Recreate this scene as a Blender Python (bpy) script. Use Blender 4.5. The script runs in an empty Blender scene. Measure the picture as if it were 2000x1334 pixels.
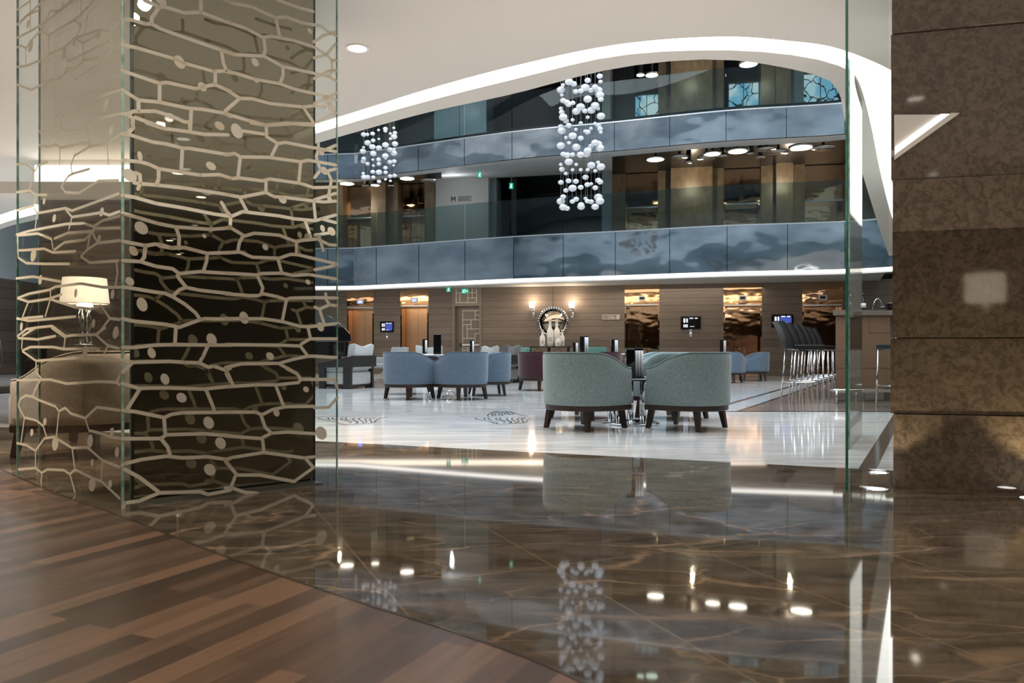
import bpy, bmesh, math, random
from mathutils import Vector, Matrix
PI = math.pi
random.seed(7)
S = bpy.context.scene
COL = S.collection
# ---------------------------------------------------------------- camera, light, exposure
F = 1500.0; HOR = 687.0; CH = 0.75
cam = bpy.data.cameras.new('camera'); camo = bpy.data.objects.new('camera', cam); COL.objects.link(camo)
camo.location = (0, 0, CH); camo.rotation_euler = (PI/2, 0, 0)
cam.sensor_width = 36.0; cam.lens = 36.0*F/2000.0; cam.shift_y = (HOR-667.0)/2000.0
cam.clip_start = 0.05; cam.clip_end = 200
cam.dof.use_dof = True; cam.dof.focus_distance = 10.0; cam.dof.aperture_fstop = 5.0
S.camera = camo
S.view_settings.view_transform = 'Standard'; S.view_settings.look = 'None'
S.view_settings.exposure = 0.3; S.view_settings.gamma = 1.0; S.view_settings.use_curve_mapping = False
S.cycles.max_bounces = 8; S.cycles.glossy_bounces = 5; S.cycles.diffuse_bounces = 3
S.cycles.transmission_bounces = 6; S.cycles.transparent_max_bounces = 24
S.cycles.caustics_reflective = False; S.cycles.caustics_refractive = False
S.cycles.sample_clamp_indirect = 6.0
S.cycles.use_denoising = True
W = bpy.data.worlds.new('daylight'); S.world = W; W.use_nodes = True
wn = W.node_tree.nodes; wl = W.node_tree.links
bg = wn['Background']
tc = wn.new('ShaderNodeTexCoord'); nz = wn.new('ShaderNodeTexNoise'); nz.inputs['Scale'].default_value = 2.2
nz.inputs['Detail'].default_value = 3
cr = wn.new('ShaderNodeValToRGB'); cr.color_ramp.elements[0].position = 0.38; cr.color_ramp.elements[1].position = 0.65
cr.color_ramp.elements[0].color = (0.30, 0.38, 0.47, 1); cr.color_ramp.elements[1].color = (0.95, 0.98, 1.0, 1)
wl.new(tc.outputs['Generated'], nz.inputs['Vector']); wl.new(nz.outputs['Fac'], cr.inputs['Fac'])
wl.new(cr.outputs['Color'], bg.inputs['Color']); bg.inputs['Strength'].default_value = 1.0

def light(name, kind, loc, energy, color=(1, 1, 1), size=None, size_y=None, target=None, spot=None, blend=0.5):
    l = bpy.data.lights.new(name, kind); o = bpy.data.objects.new(name, l); COL.objects.link(o)
    o.location = loc; l.energy = energy; l.color = color
    if kind == 'AREA':
        l.size = size
        if size_y: l.shape = 'RECTANGLE'; l.size_y = size_y
    else:
        l.shadow_soft_size = size or 0.05
    if kind == 'SPOT': l.spot_size = spot; l.spot_blend = blend
    d = Vector(target)-Vector(loc) if target else Vector((0, 0, -1))
    o.rotation_euler = d.to_track_quat('-Z', 'Y').to_euler()
    return o
WARM = (1.0, 0.86, 0.70)
light('skylight', 'AREA', (0, 13, 12.5), 2300, (0.86, 0.93, 1.0), 16, 12)
for _x, _y in ((-3.2, 2.4), (-0.9, 1.2), (1.4, 1.6), (3.6, 0.6), (2.2, -1.6), (-2.4, -1.2), (6.0, -2.2), (7.6, -5.0), (2.6, -5.0), (-6.6, 4.5)):
    light('downlight_lamp', 'SPOT', (_x, _y, 2.96), 48, WARM, 0.04, spot=2.7, blend=0.6)
light('downlight_lamp', 'SPOT', (-2.2, 5.7, 2.96), 420, WARM, 0.04, spot=1.9, blend=0.7)  # added fill for the armchair's shaded side, no known fitting
light('downlight_lamp', 'SPOT', (-0.75, 2.95, 2.96), 55, WARM, 0.04, spot=2.6, blend=0.7)  # added grazing fill to lift the etched lines
for _x, _y in ((-4.3, 4.3), (-3.6, 7.0)):  # added fills for the armchair and the boarded wall
    light('downlight_lamp', 'SPOT', (_x, _y, 2.96), 260, WARM, 0.04, spot=1.7, blend=0.7)
light('ceiling_bounce', 'AREA', (0.0, 2.5, 1.4), 120, (1.0, 0.93, 0.85), 9, 7, target=(0.0, 2.5, 3.0))  # added upward fills that lift the ceiling, no fitting behind them
light('ceiling_bounce', 'AREA', (7.0, 7.0, 1.5), 60, (1.0, 0.95, 0.88), 6, 6, target=(7.0, 7.0, 3.0))
light('ceiling_bounce', 'AREA', (-7.5, 8.0, 1.5), 60, (1.0, 0.95, 0.88), 6, 6, target=(-7.5, 8.0, 3.0))
light('lobby_ceiling_light', 'AREA', (0.0, 24.6, 2.8), 110, WARM, 16, 1.2)

# ---------------------------------------------------------------- projection helpers (photo pixel -> place in the room)
def fl(px, py, z=0.0):
    Y = (CH-z)*F/(py-HOR); return Vector(((px-1000)/F*Y, Y, z))
def at(px, py, Y): return Vector(((px-1000)/F*Y, Y, CH-(py-HOR)*Y/F))
def cz(px, py, z):
    Y = (z-CH)*F/(HOR-py); return Vector(((px-1000)/F*Y, Y, z))

# ---------------------------------------------------------------- materials
def newmat(name):
    m = bpy.data.materials.new(name); m.use_nodes = True
    return m, m.node_tree.nodes, m.node_tree.links, m.node_tree.nodes['Principled BSDF']
def mat(name, col, rough=0.5, metal=0.0, spec=0.5, emit=None, es=0.0, coat=0.0, bump=None, var=None, trans=0.0, sheen=0.0):
    m, n, l, b = newmat(name)
    b.inputs['Base Color'].default_value = (*col, 1); b.inputs['Roughness'].default_value = rough
    b.inputs['Metallic'].default_value = metal; b.inputs['Specular IOR Level'].default_value = spec
    b.inputs['Coat Weight'].default_value = coat; b.inputs['Transmission Weight'].default_value = trans
    b.inputs['Sheen Weight'].default_value = sheen
    if emit: b.inputs['Emission Color'].default_value = (*emit, 1); b.inputs['Emission Strength'].default_value = es
    t = None
    if bump or var: t = n.new('ShaderNodeTexCoord')
    if bump:
        sc, st, sv = bump
        mp = n.new('ShaderNodeMapping'); mp.inputs['Scale'].default_value = sv
        x = n.new('ShaderNodeTexNoise'); x.inputs['Scale'].default_value = sc; x.inputs['Detail'].default_value = 2
        bm_ = n.new('ShaderNodeBump'); bm_.inputs['Strength'].default_value = st; bm_.inputs['Distance'].default_value = 0.1
        l.new(t.outputs['Object'], mp.inputs['Vector']); l.new(mp.outputs['Vector'], x.inputs['Vector'])
        l.new(x.outputs['Fac'], bm_.inputs['Height']); l.new(bm_.outputs['Normal'], b.inputs['Normal'])
    if var:
        sc, c2, sv = var
        mp = n.new('ShaderNodeMapping'); mp.inputs['Scale'].default_value = sv
        x = n.new('ShaderNodeTexNoise'); x.inputs['Scale'].default_value = sc; x.inputs['Detail'].default_value = 6
        r = n.new('ShaderNodeValToRGB'); r.color_ramp.elements[0].position = 0.35; r.color_ramp.elements[1].position = 0.65
        r.color_ramp.elements[0].color = (*col, 1); r.color_ramp.elements[1].color = (*c2, 1)
        l.new(t.outputs['Object'], mp.inputs['Vector']); l.new(mp.outputs['Vector'], x.inputs['Vector'])
        l.new(x.outputs['Fac'], r.inputs['Fac']); l.new(r.outputs['Color'], b.inputs['Base Color'])
    return m
def glass(name, tint, refl=1.0, alpha_tint=None):
    """thin architectural pane: fresnel mix of a see-through tint and a mirror reflection"""
    m = bpy.data.materials.new(name); m.use_nodes = True; n = m.node_tree.nodes; l = m.node_tree.links
    n.remove(n['Principled BSDF']); out = n['Material Output']
    tr = n.new('ShaderNodeBsdfTransparent'); tr.inputs['Color'].default_value = (*tint, 1)
    gl = n.new('ShaderNodeBsdfGlossy'); gl.inputs['Roughness'].default_value = 0.0
    gl.inputs['Color'].default_value = (refl, refl, refl, 1)
    lw = n.new('ShaderNodeLayerWeight'); lw.inputs['Blend'].default_value = 0.5
    pw = n.new('ShaderNodeMath'); pw.operation = 'POWER'; pw.inputs[1].default_value = 5.0; l.new(lw.outputs['Facing'], pw.inputs[0])
    fr = n.new('ShaderNodeMath'); fr.operation = 'MULTIPLY_ADD'; fr.inputs[1].default_value = 0.40; fr.inputs[2].default_value = 0.018; l.new(pw.outputs[0], fr.inputs[0])
    mx = n.new('ShaderNodeMixShader')
    l.new(fr.outputs[0], mx.inputs['Fac']); l.new(tr.outputs['BSDF'], mx.inputs[1]); l.new(gl.outputs['BSDF'], mx.inputs[2])
    l.new(mx.outputs['Shader'], out.inputs['Surface'])
    return m
def emis(name, col, st):
    m = bpy.data.materials.new(name); m.use_nodes = True; n = m.node_tree.nodes
    n.remove(n['Principled BSDF']); e = n.new('ShaderNodeEmission'); e.inputs['Color'].default_value = (*col, 1)
    e.inputs['Strength'].default_value = st; m.node_tree.links.new(e.outputs['Emission'], n['Material Output'].inputs['Surface'])
    return m
def boards_mat(name, c1, c2, pitch=0.226, rough=0.55, off=0.0, gap=0.035, vjoint=None):
    """horizontal boards with dark gaps, by height"""
    m, n, l, b = newmat(name)
    g = n.new('ShaderNodeNewGeometry'); sp = n.new('ShaderNodeSeparateXYZ'); l.new(g.outputs['Position'], sp.inputs['Vector'])
    def M(op, a, c):
        x = n.new('ShaderNodeMath'); x.operation = op
        for i, v in enumerate((a, c)):
            if v is None: continue
            if isinstance(v, (int, float)): x.inputs[i].default_value = v
            else: l.new(v, x.inputs[i])
        return x.outputs[0]
    q = M('DIVIDE', M('ADD', sp.outputs['Z'], off), pitch)
    fr_ = M('FRACT', q, None); gapm = M('LESS_THAN', fr_, gap)
    fl_ = M('FLOOR', q, None)
    cb = n.new('ShaderNodeCombineXYZ'); l.new(sp.outputs['X'], cb.inputs[0]); l.new(sp.outputs['Y'], cb.inputs[1])
    l.new(M('MULTIPLY', sp.outputs['Z'], 30.0), cb.inputs[2])
    nzt = n.new('ShaderNodeTexNoise'); nzt.inputs['Scale'].default_value = 1.5; nzt.inputs['Detail'].default_value = 5
    l.new(cb.outputs[0], nzt.inputs['Vector'])
    wnz = n.new('ShaderNodeTexWhiteNoise'); wnz.noise_dimensions = '1D'; l.new(fl_, wnz.inputs['W'])
    f = M('ADD', M('MULTIPLY', nzt.outputs['Fac'], 0.7), M('MULTIPLY', wnz.outputs['Value'], 0.3))
    r = n.new('ShaderNodeValToRGB'); r.color_ramp.elements[0].color = (*c1, 1); r.color_ramp.elements[1].color = (*c2, 1)
    r.color_ramp.elements[0].position = 0.3; r.color_ramp.elements[1].position = 0.7
    l.new(f, r.inputs['Fac'])
    mx = n.new('ShaderNodeMix'); mx.data_type = 'RGBA'; l.new(gapm, mx.inputs['Factor'])
    l.new(r.outputs['Color'], mx.inputs['A']); mx.inputs['B'].default_value = (0.02, 0.014, 0.01, 1)
    l.new(mx.outputs['Result'], b.inputs['Base Color']); b.inputs['Roughness'].default_value = rough
    b.inputs['Specular IOR Level'].default_value = 0.3
    return m
def marble_dark():
    m, n, l, b = newmat('brown_marble')
    t = n.new('ShaderNodeTexCoord')
    mp = n.new('ShaderNodeMapping'); mp.inputs['Rotation'].default_value = (0, 0, 0.35); mp.inputs['Scale'].default_value = (0.9, 2.4, 1)
    l.new(t.outputs['Object'], mp.inputs['Vector'])
    n1 = n.new('ShaderNodeTexNoise'); n1.inputs['Scale'].default_value = 3.5; n1.inputs['Detail'].default_value = 10; n1.inputs['Roughness'].default_value = 0.65; n1.inputs['Distortion'].default_value = 0.8
    l.new(mp.outputs[0], n1.inputs['Vector'])
    r1 = n.new('ShaderNodeValToRGB'); e = r1.color_ramp.elements
    e[0].position = 0.3; e[0].color = (0.040, 0.031, 0.022, 1); e[1].position = 0.72; e[1].color = (0.165, 0.13, 0.097, 1)
    l.new(n1.outputs['Fac'], r1.inputs['Fac'])
    # veins
    def vein(scale, rot, width, seed):
        mp2 = n.new('ShaderNodeMapping'); mp2.inputs['Rotation'].default_value = (0, 0, rot); mp2.inputs['Scale'].default_value = (0.6, 1.5, 1)
        mp2.inputs['Location'].default_value = (seed, seed, 0)
        l.new(t.outputs['Object'], mp2.inputs['Vector'])
        d = n.new('ShaderNodeTexNoise'); d.inputs['Scale'].default_value = 2.0; d.inputs['Detail'].default_value = 6
        l.new(mp2.outputs[0], d.inputs['Vector'])
        ad = n.new('ShaderNodeVectorMath'); ad.operation = 'MULTIPLY_ADD'
        l.new(d.outputs['Color'], ad.inputs[0]); ad.inputs[1].default_value = (0.55, 0.55, 0); l.new(mp2.outputs[0], ad.inputs[2])
        v = n.new('ShaderNodeTexVoronoi'); v.feature = 'DISTANCE_TO_EDGE'; v.inputs['Scale'].default_value = scale
        l.new(ad.outputs[0], v.inputs['Vector'])
        rr = n.new('ShaderNodeValToRGB'); rr.color_ramp.elements[0].color = (1, 1, 1, 1); rr.color_ramp.elements[1].color = (0, 0, 0, 1)
        rr.color_ramp.elements[1].position = width
        l.new(v.outputs['Distance'], rr.inputs['Fac'])
        mu = n.new('ShaderNodeMath'); mu.operation = 'MULTIPLY'; l.new(rr.outputs[0], mu.inputs[0])
        n3 = n.new('ShaderNodeTexNoise'); n3.inputs['Scale'].default_value = 2.5; l.new(mp2.outputs[0], n3.inputs['Vector'])
        r3 = n.new('ShaderNodeValToRGB'); r3.color_ramp.elements[0].position = 0.45; r3.color_ramp.elements[1].position = 0.6
        l.new(n3.outputs['Fac'], r3.inputs['Fac']); l.new(r3.outputs[0], mu.inputs[1])
        return mu.outputs[0]
    prev = r1.outputs[0]
    for sc, rot, wd, sd, c, k in ((0.75, 0.5, 0.016, 3.1, (0.36, 0.25, 0.165, 1), 0.7), (2.0, 0.15, 0.02, 9.4, (0.34, 0.25, 0.17, 1), 0.6), (1.3, 2.3, 0.01, 5.2, (0.38, 0.27, 0.19, 1), 0.7)):
        v = vein(sc, rot, wd, sd)
        k_ = n.new('ShaderNodeMath'); k_.operation = 'MULTIPLY'; k_.inputs[1].default_value = k; l.new(v, k_.inputs[0])
        mx = n.new('ShaderNodeMix'); mx.data_type = 'RGBA'; l.new(k_.outputs[0], mx.inputs['Factor']); l.new(prev, mx.inputs['A']); mx.inputs['B'].default_value = c
        prev = mx.outputs['Result']
    # tile joints
    mp3 = n.new('ShaderNodeMapping'); mp3.inputs['Rotation'].default_value = (0, 0, 1.16); l.new(t.outputs['Object'], mp3.inputs['Vector'])
    bk = n.new('ShaderNodeTexBrick'); bk.inputs['Color1'].default_value = (0, 0, 0, 1); bk.inputs['Color2'].default_value = (0, 0, 0, 1)
    bk.inputs['Mortar'].default_value = (1, 1, 1, 1); bk.inputs['Scale'].default_value = 1.0; bk.inputs['Mortar Size'].default_value = 0.0035
    bk.inputs['Brick Width'].default_value = 1.2; bk.inputs['Row Height'].default_value = 0.6; bk.offset = 0.0
    l.new(mp3.outputs[0], bk.inputs['Vector'])
    mx = n.new('ShaderNodeMix'); mx.data_type = 'RGBA'; l.new(bk.outputs['Color'], mx.inputs['Factor']); l.new(prev, mx.inputs['A']); mx.inputs['B'].default_value = (0.19, 0.14, 0.10, 1)
    l.new(mx.outputs['Result'], b.inputs['Base Color'])
    b.inputs['Roughness'].default_value = 0.035; b.inputs['Specular IOR Level'].default_value = 0.6
    return m
def marble_white():
    m, n, l, b = newmat('white_marble')
    t = n.new('ShaderNodeTexCoord')
    mp = n.new('ShaderNodeMapping'); mp.inputs['Scale'].default_value = (0.5, 2.6, 1); l.new(t.outputs['Object'], mp.inputs['Vector'])
    n1 = n.new('ShaderNodeTexNoise'); n1.inputs['Scale'].default_value = 2.6; n1.inputs['Detail'].default_value = 9; n1.inputs['Distortion'].default_value = 0.5
    l.new(mp.outputs[0], n1.inputs['Vector'])
    bk = n.new('ShaderNodeTexBrick'); bk.inputs['Color1'].default_value = (0.42, 0.42, 0.42, 1); bk.inputs['Color2'].default_value = (0.58, 0.58, 0.58, 1)
    bk.inputs['Mortar'].default_value = (0.3, 0.3, 0.3, 1); bk.inputs['Scale'].default_value = 1; bk.inputs['Mortar Size'].default_value = 0.004
    bk.inputs['Brick Width'].default_value = 1.2; bk.inputs['Row Height'].default_value = 0.6
    l.new(t.outputs['Object'], bk.inputs['Vector'])
    ad = n.new('ShaderNodeMath'); ad.operation = 'MULTIPLY_ADD'; l.new(bk.outputs['Color'], ad.inputs[0]); ad.inputs[1].default_value = 0.5; l.new(n1.outputs['Fac'], ad.inputs[2])
    r = n.new('ShaderNodeValToRGB'); e = r.color_ramp.elements; e[0].position = 0.55; e[0].color = (0.50, 0.52, 0.53, 1); e[1].position = 0.95; e[1].color = (0.80, 0.79, 0.77, 1)
    l.new(ad.outputs[0], r.inputs['Fac']); l.new(r.outputs[0], b.inputs['Base Color'])
    b.inputs['Roughness'].default_value = 0.07; b.inputs['Specular IOR Level'].default_value = 0.5
    return m
def wood_floor(name, rot, tones, rough=0.28, bw=0.85, rh=0.085):
    m, n, l, b = newmat(name)
    t = n.new('ShaderNodeTexCoord'); mp = n.new('ShaderNodeMapping'); mp.inputs['Rotation'].default_value = (0, 0, -rot)
    l.new(t.outputs['Object'], mp.inputs['Vector'])
    bk = n.new('ShaderNodeTexBrick'); bk.inputs['Color1'].default_value = (0, 0, 0, 1); bk.inputs['Color2'].default_value = (1, 1, 1, 1)
    bk.inputs['Mortar'].default_value = (0.1, 0.1, 0.1, 1); bk.inputs['Scale'].default_value = 1; bk.inputs['Mortar Size'].default_value = 0.0012
    bk.inputs['Brick Width'].default_value = bw; bk.inputs['Row Height'].default_value = rh; bk.offset = 0.37
    l.new(mp.outputs[0], bk.inputs['Vector'])
    mp2 = n.new('ShaderNodeMapping'); mp2.inputs['Scale'].default_value = (1.2, 14, 1); l.new(mp.outputs[0], mp2.inputs['Vector'])
    n1 = n.new('ShaderNodeTexNoise'); n1.inputs['Scale'].default_value = 2.2; n1.inputs['Detail'].default_value = 8; n1.inputs['Distortion'].default_value = 0.6
    l.new(mp2.outputs[0], n1.inputs['Vector'])
    ad = n.new('ShaderNodeMath'); ad.operation = 'MULTIPLY_ADD'; l.new(bk.outputs['Color'], ad.inputs[0]); ad.inputs[1].default_value = 0.62
    m2 = n.new('ShaderNodeMath'); m2.operation = 'MULTIPLY'; m2.inputs[1].default_value = 0.5; l.new(n1.outputs['Fac'], m2.inputs[0]); l.new(m2.outputs[0], ad.inputs[2])
    r = n.new('ShaderNodeValToRGB'); e = r.color_ramp.elements; e[0].position = 0.2; e[0].color = (*tones[0], 1); e[1].position = 0.85; e[1].color = (*tones[2], 1)
    x = e.new(0.55); x.color = (*tones[1], 1)
    l.new(ad.outputs[0], r.inputs['Fac']); l.new(r.outputs[0], b.inputs['Base Color'])
    b.inputs['Roughness'].default_value = rough; b.inputs['Specular IOR Level'].default_value = 0.4
    return m
def stone_mat():
    m, n, l, b = newmat('polished_brown_stone')
    t = n.new('ShaderNodeTexCoord')
    n1 = n.new('ShaderNodeTexNoise'); n1.inputs['Scale'].default_value = 24; n1.inputs['Detail'].default_value = 9; n1.inputs['Distortion'].default_value = 1.0
    l.new(t.outputs['Object'], n1.inputs['Vector'])
    r = n.new('ShaderNodeValToRGB'); e = r.color_ramp.elements; e[0].position = 0.40; e[0].color = (0.085, 0.064, 0.047, 1); e[1].position = 0.53; e[1].color = (0.122, 0.092, 0.068, 1)
    x = e.new(0.75); x.color = (0.155, 0.118, 0.086, 1)
    l.new(n1.outputs['Fac'], r.inputs['Fac'])
    v = n.new('ShaderNodeTexNoise'); v.inputs['Scale'].default_value = 3.2; v.inputs['Detail'].default_value = 8; v.inputs['Distortion'].default_value = 2.5
    l.new(t.outputs['Object'], v.inputs['Vector'])
    r2 = n.new('ShaderNodeValToRGB'); e = r2.color_ramp.elements; e[0].position = 0.487; e[0].color = (0, 0, 0, 1); e[1].position = 0.5; e[1].color = (1, 1, 1, 1)
    x = e.new(0.513); x.color = (0, 0, 0, 1)
    l.new(v.outputs['Fac'], r2.inputs['Fac'])
    k = n.new('ShaderNodeMath'); k.operation = 'MULTIPLY'; k.inputs[1].default_value = 0.45; l.new(r2.outputs[0], k.inputs[0])
    mx = n.new('ShaderNodeMix'); mx.data_type = 'RGBA'; l.new(k.outputs[0], mx.inputs['Factor']); l.new(r.outputs[0], mx.inputs['A']); mx.inputs['B'].default_value = (0.028, 0.024, 0.016, 1)
    l.new(mx.outputs['Result'], b.inputs['Base Color']); b.inputs['Roughness'].default_value = 0.05; b.inputs['Specular IOR Level'].default_value = 0.5
    return m
def fabric(name, col, c2):
    m, n, l, b = newmat(name)
    t = n.new('ShaderNodeTexCoord'); mp = n.new('ShaderNodeMapping'); mp.inputs['Scale'].default_value = (1, 1, 0.25); l.new(t.outputs['Object'], mp.inputs['Vector'])
    n1 = n.new('ShaderNodeTexNoise'); n1.inputs['Scale'].default_value = 160; n1.inputs['Detail'].default_value = 2; l.new(mp.outputs[0], n1.inputs['Vector'])
    r = n.new('ShaderNodeValToRGB'); r.color_ramp.elements[0].position = 0.35; r.color_ramp.elements[1].position = 0.65
    r.color_ramp.elements[0].color = (*col, 1); r.color_ramp.elements[1].color = (*c2, 1)
    l.new(n1.outputs['Fac'], r.inputs['Fac']); l.new(r.outputs[0], b.inputs['Base Color'])
    bp = n.new('ShaderNodeBump'); bp.inputs['Strength'].default_value = 0.15; bp.inputs['Distance'].default_value = 0.003
    l.new(n1.outputs['Fac'], bp.inputs['Height']); l.new(bp.outputs[0], b.inputs['Normal'])
    b.inputs['Roughness'].default_value = 0.85; b.inputs['Sheen Weight'].default_value = 0.3; b.inputs['Specular IOR Level'].default_value = 0.2
    return m
M = dict(
    white_marble=marble_white(), brown_marble=marble_dark(), stone=stone_mat(),
    wood=wood_floor('walnut_planks', 1.12, ((0.042, 0.027, 0.019), (0.088, 0.053, 0.036), (0.185, 0.108, 0.070))),
    bar_wood=wood_floor('bar_planks', 0.0, ((0.13, 0.10, 0.085), (0.19, 0.15, 0.125), (0.25, 0.20, 0.165)), 0.15, 1.6, 0.16),
    plaster=mat('warm_plaster', (0.66, 0.62, 0.575), 0.75, spec=0.2),
    soffit=mat('grey_soffit', (0.50, 0.51, 0.51), 0.7, spec=0.2),
    white_trim=mat('white_trim', (0.85, 0.83, 0.80), 0.5),
    boards=boards_mat('taupe_boards', (0.145, 0.116, 0.097), (0.208, 0.170, 0.143)),
    dark_boards=boards_mat('dark_boards', (0.12, 0.09, 0.068), (0.20, 0.15, 0.115), 0.36),
    dark=mat('dark_lacquer', (0.012, 0.012, 0.013), 0.3),
    black=mat('black_gloss', (0.006, 0.006, 0.007), 0.06, coat=0.5),
    darkwood=mat('dark_stained_wood', (0.020, 0.012, 0.009), 0.3, var=(20, (0.035, 0.02, 0.014), (1, 1, 6))),
    frame_black=mat('blackened_wood', (0.012, 0.011, 0.011), 0.45),
    chrome=mat('chrome', (0.75, 0.76, 0.77), 0.06, 1.0),
    steel=mat('brushed_steel', (0.6, 0.6, 0.6), 0.25, 1.0),
    brass=mat('rippled_bronze_mirror', (0.50, 0.31, 0.18), 0.05, 1.0, bump=(1.3, 0.10, (1, 1, 1.6))),
    copper=mat('copper_mirror', (0.85, 0.50, 0.29), 0.28, 1.0, bump=(1.5, 0.08, (1, 1, 0.5))),
    bronze_glass=mat('bronze_mirror_glass', (0.38, 0.32, 0.25), 0.01, 1.0),
    band=mat('blue_grey_polished_panel', (0.19, 0.225, 0.255), 0.06, 1.0, bump=(0.6, 0.45, (1, 1, 1.3)), var=(0.8, (0.33, 0.37, 0.40), (1, 1, 2.0))),
    glass=glass('clear_glass', (0.93, 0.965, 0.955)),
    rail_glass=glass('grey_green_glass', (0.62, 0.72, 0.72)),
    tint_glass=glass('bronze_tinted_glass', (0.84, 0.79, 0.73), 0.6),
    smoke_glass=glass('smoke_glass', (0.75, 0.74, 0.72)),
    glass_edge=mat('green_glass_edge', (0.10, 0.26, 0.21), 0.2, spec=0.6, var=(4, (0.40, 0.55, 0.50), (1, 1, 3))),
    glass_edge_dark=mat('dark_green_glass_edge', (0.015, 0.10, 0.065), 0.12, spec=0.6, var=(3, (0.05, 0.22, 0.16), (1, 1, 3))),
    cove=emis('cove_glow', (1.0, 0.965, 0.92), 4.2),
    strip=emis('strip_glow', (1.0, 0.80, 0.55), 5.0),
    led=emis('white_led', (1.0, 0.95, 0.88), 2.2),
    lampdisc=emis('lamp_glow', (1.0, 0.93, 0.78), 7.0),
    bulb=emis('warm_bulb', (1.0, 0.80, 0.58), 16.0),
    uplight=emis('uplight_glow', (1.0, 0.98, 0.95), 14.0),
    shade=mat('lit_lamp_shade', (0.80, 0.72, 0.60), 0.6, emit=(1.0, 0.88, 0.74), es=1.05),
    screen=emis('screen_glow', (0.06, 0.09, 0.35), 1.0), screen_white=emis('screen_white', (0.75, 0.80, 1.0), 1.3),
    blue_led=emis('blue_display', (0.20, 0.22, 1.0), 3.0),
    exit_green=emis('exit_green', (0.02, 0.42, 0.27), 0.9), exit_white=emis('exit_white', (0.8, 1.0, 0.95), 1.3),
    porcelain=mat('white_ceramic', (0.95, 0.94, 0.92), 0.4),
    ball=mat('ribbed_white_glass', (0.82, 0.84, 0.87), 0.2, spec=0.6, emit=(0.8, 0.9, 1.0), es=0.04),
    wire=mat('thin_steel_wire', (0.5, 0.5, 0.5), 0.4, 1.0),
    mirror=mat('mirror_silver', (0.40, 0.35, 0.29), 0.02, 1.0),
    paper=mat('menu_paper', (0.72, 0.74, 0.76), 0.5), signplate=mat('pale_sign_plate', (0.60, 0.54, 0.48), 0.4),
    ink=mat('dark_ink', (0.03, 0.025, 0.022), 0.6), line=mat('pale_inlay_line', (0.60, 0.56, 0.50), 0.4, 0.3),
    inlay=mat('dark_stone_inlay', (0.02, 0.02, 0.024), 0.15), inlay_brown=mat('brown_stone_inlay', (0.06, 0.045, 0.035), 0.15),
    teal=fabric('grey_teal_weave', (0.140, 0.195, 0.20), (0.225, 0.285, 0.29)),
    blue=fabric('slate_blue_weave', (0.075, 0.115, 0.165), (0.125, 0.172, 0.232)),
    lightblue=fabric('pale_blue_weave', (0.21, 0.31, 0.37), (0.30, 0.41, 0.47)),
    maroon=fabric('maroon_weave', (0.030, 0.008, 0.012), (0.05, 0.015, 0.02)),
    beige=fabric('beige_weave', (0.48, 0.41, 0.35), (0.60, 0.52, 0.45)),
    palegrey=fabric('pale_grey_weave', (0.30, 0.31, 0.305), (0.42, 0.43, 0.42)),
    midgrey=fabric('mid_grey_weave', (0.27, 0.28, 0.28), (0.36, 0.37, 0.37)),
    darkgrey=fabric('dark_grey_weave', (0.07, 0.065, 0.065), (0.11, 0.10, 0.10)),
    aqua=fabric('aqua_weave', (0.12, 0.33, 0.33), (0.18, 0.43, 0.42)),
    leather=mat('black_leather', (0.013, 0.012, 0.013), 0.42, spec=0.3), leather_brown=mat('brown_leather', (0.10, 0.075, 0.058), 0.35),
    counter=mat('grey_brown_counter', (0.20, 0.17, 0.145), 0.35), barpanel=mat('brown_veneer', (0.25, 0.155, 0.105), 0.45, var=(8, (0.20, 0.125, 0.085), (0.3, 1, 12))),
    pier=mat('stone_pier', (0.13, 0.098, 0.062), 0.35, var=(6, (0.19, 0.145, 0.09), (1, 1, 0.6))),
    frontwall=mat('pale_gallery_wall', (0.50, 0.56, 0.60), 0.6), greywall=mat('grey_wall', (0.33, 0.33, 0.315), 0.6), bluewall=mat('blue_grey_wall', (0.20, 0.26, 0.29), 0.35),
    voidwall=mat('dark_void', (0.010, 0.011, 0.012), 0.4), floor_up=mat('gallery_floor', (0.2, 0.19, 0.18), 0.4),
    tabletop=mat('white_table_top', (0.7, 0.7, 0.69), 0.2),
    wine=mat('dark_bottle_glass', (0.01, 0.015, 0.012), 0.05, coat=0.5),
)
def frosted():
    m = bpy.data.materials.new('etched_cream'); m.use_nodes = True; n = m.node_tree.nodes; l = m.node_tree.links
    n.remove(n['Principled BSDF']); d = n.new('ShaderNodeBsdfDiffuse'); t = n.new('ShaderNodeBsdfTranslucent'); x = n.new('ShaderNodeMixShader')
    d.inputs['Color'].default_value = (0.86, 0.79, 0.66, 1); t.inputs['Color'].default_value = (0.86, 0.79, 0.66, 1); x.inputs['Fac'].default_value = 0.5
    l.new(d.outputs[0], x.inputs[1]); l.new(t.outputs[0], x.inputs[2]); l.new(x.outputs[0], n['Material Output'].inputs['Surface']); return m
M['etched'] = frosted()
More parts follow.
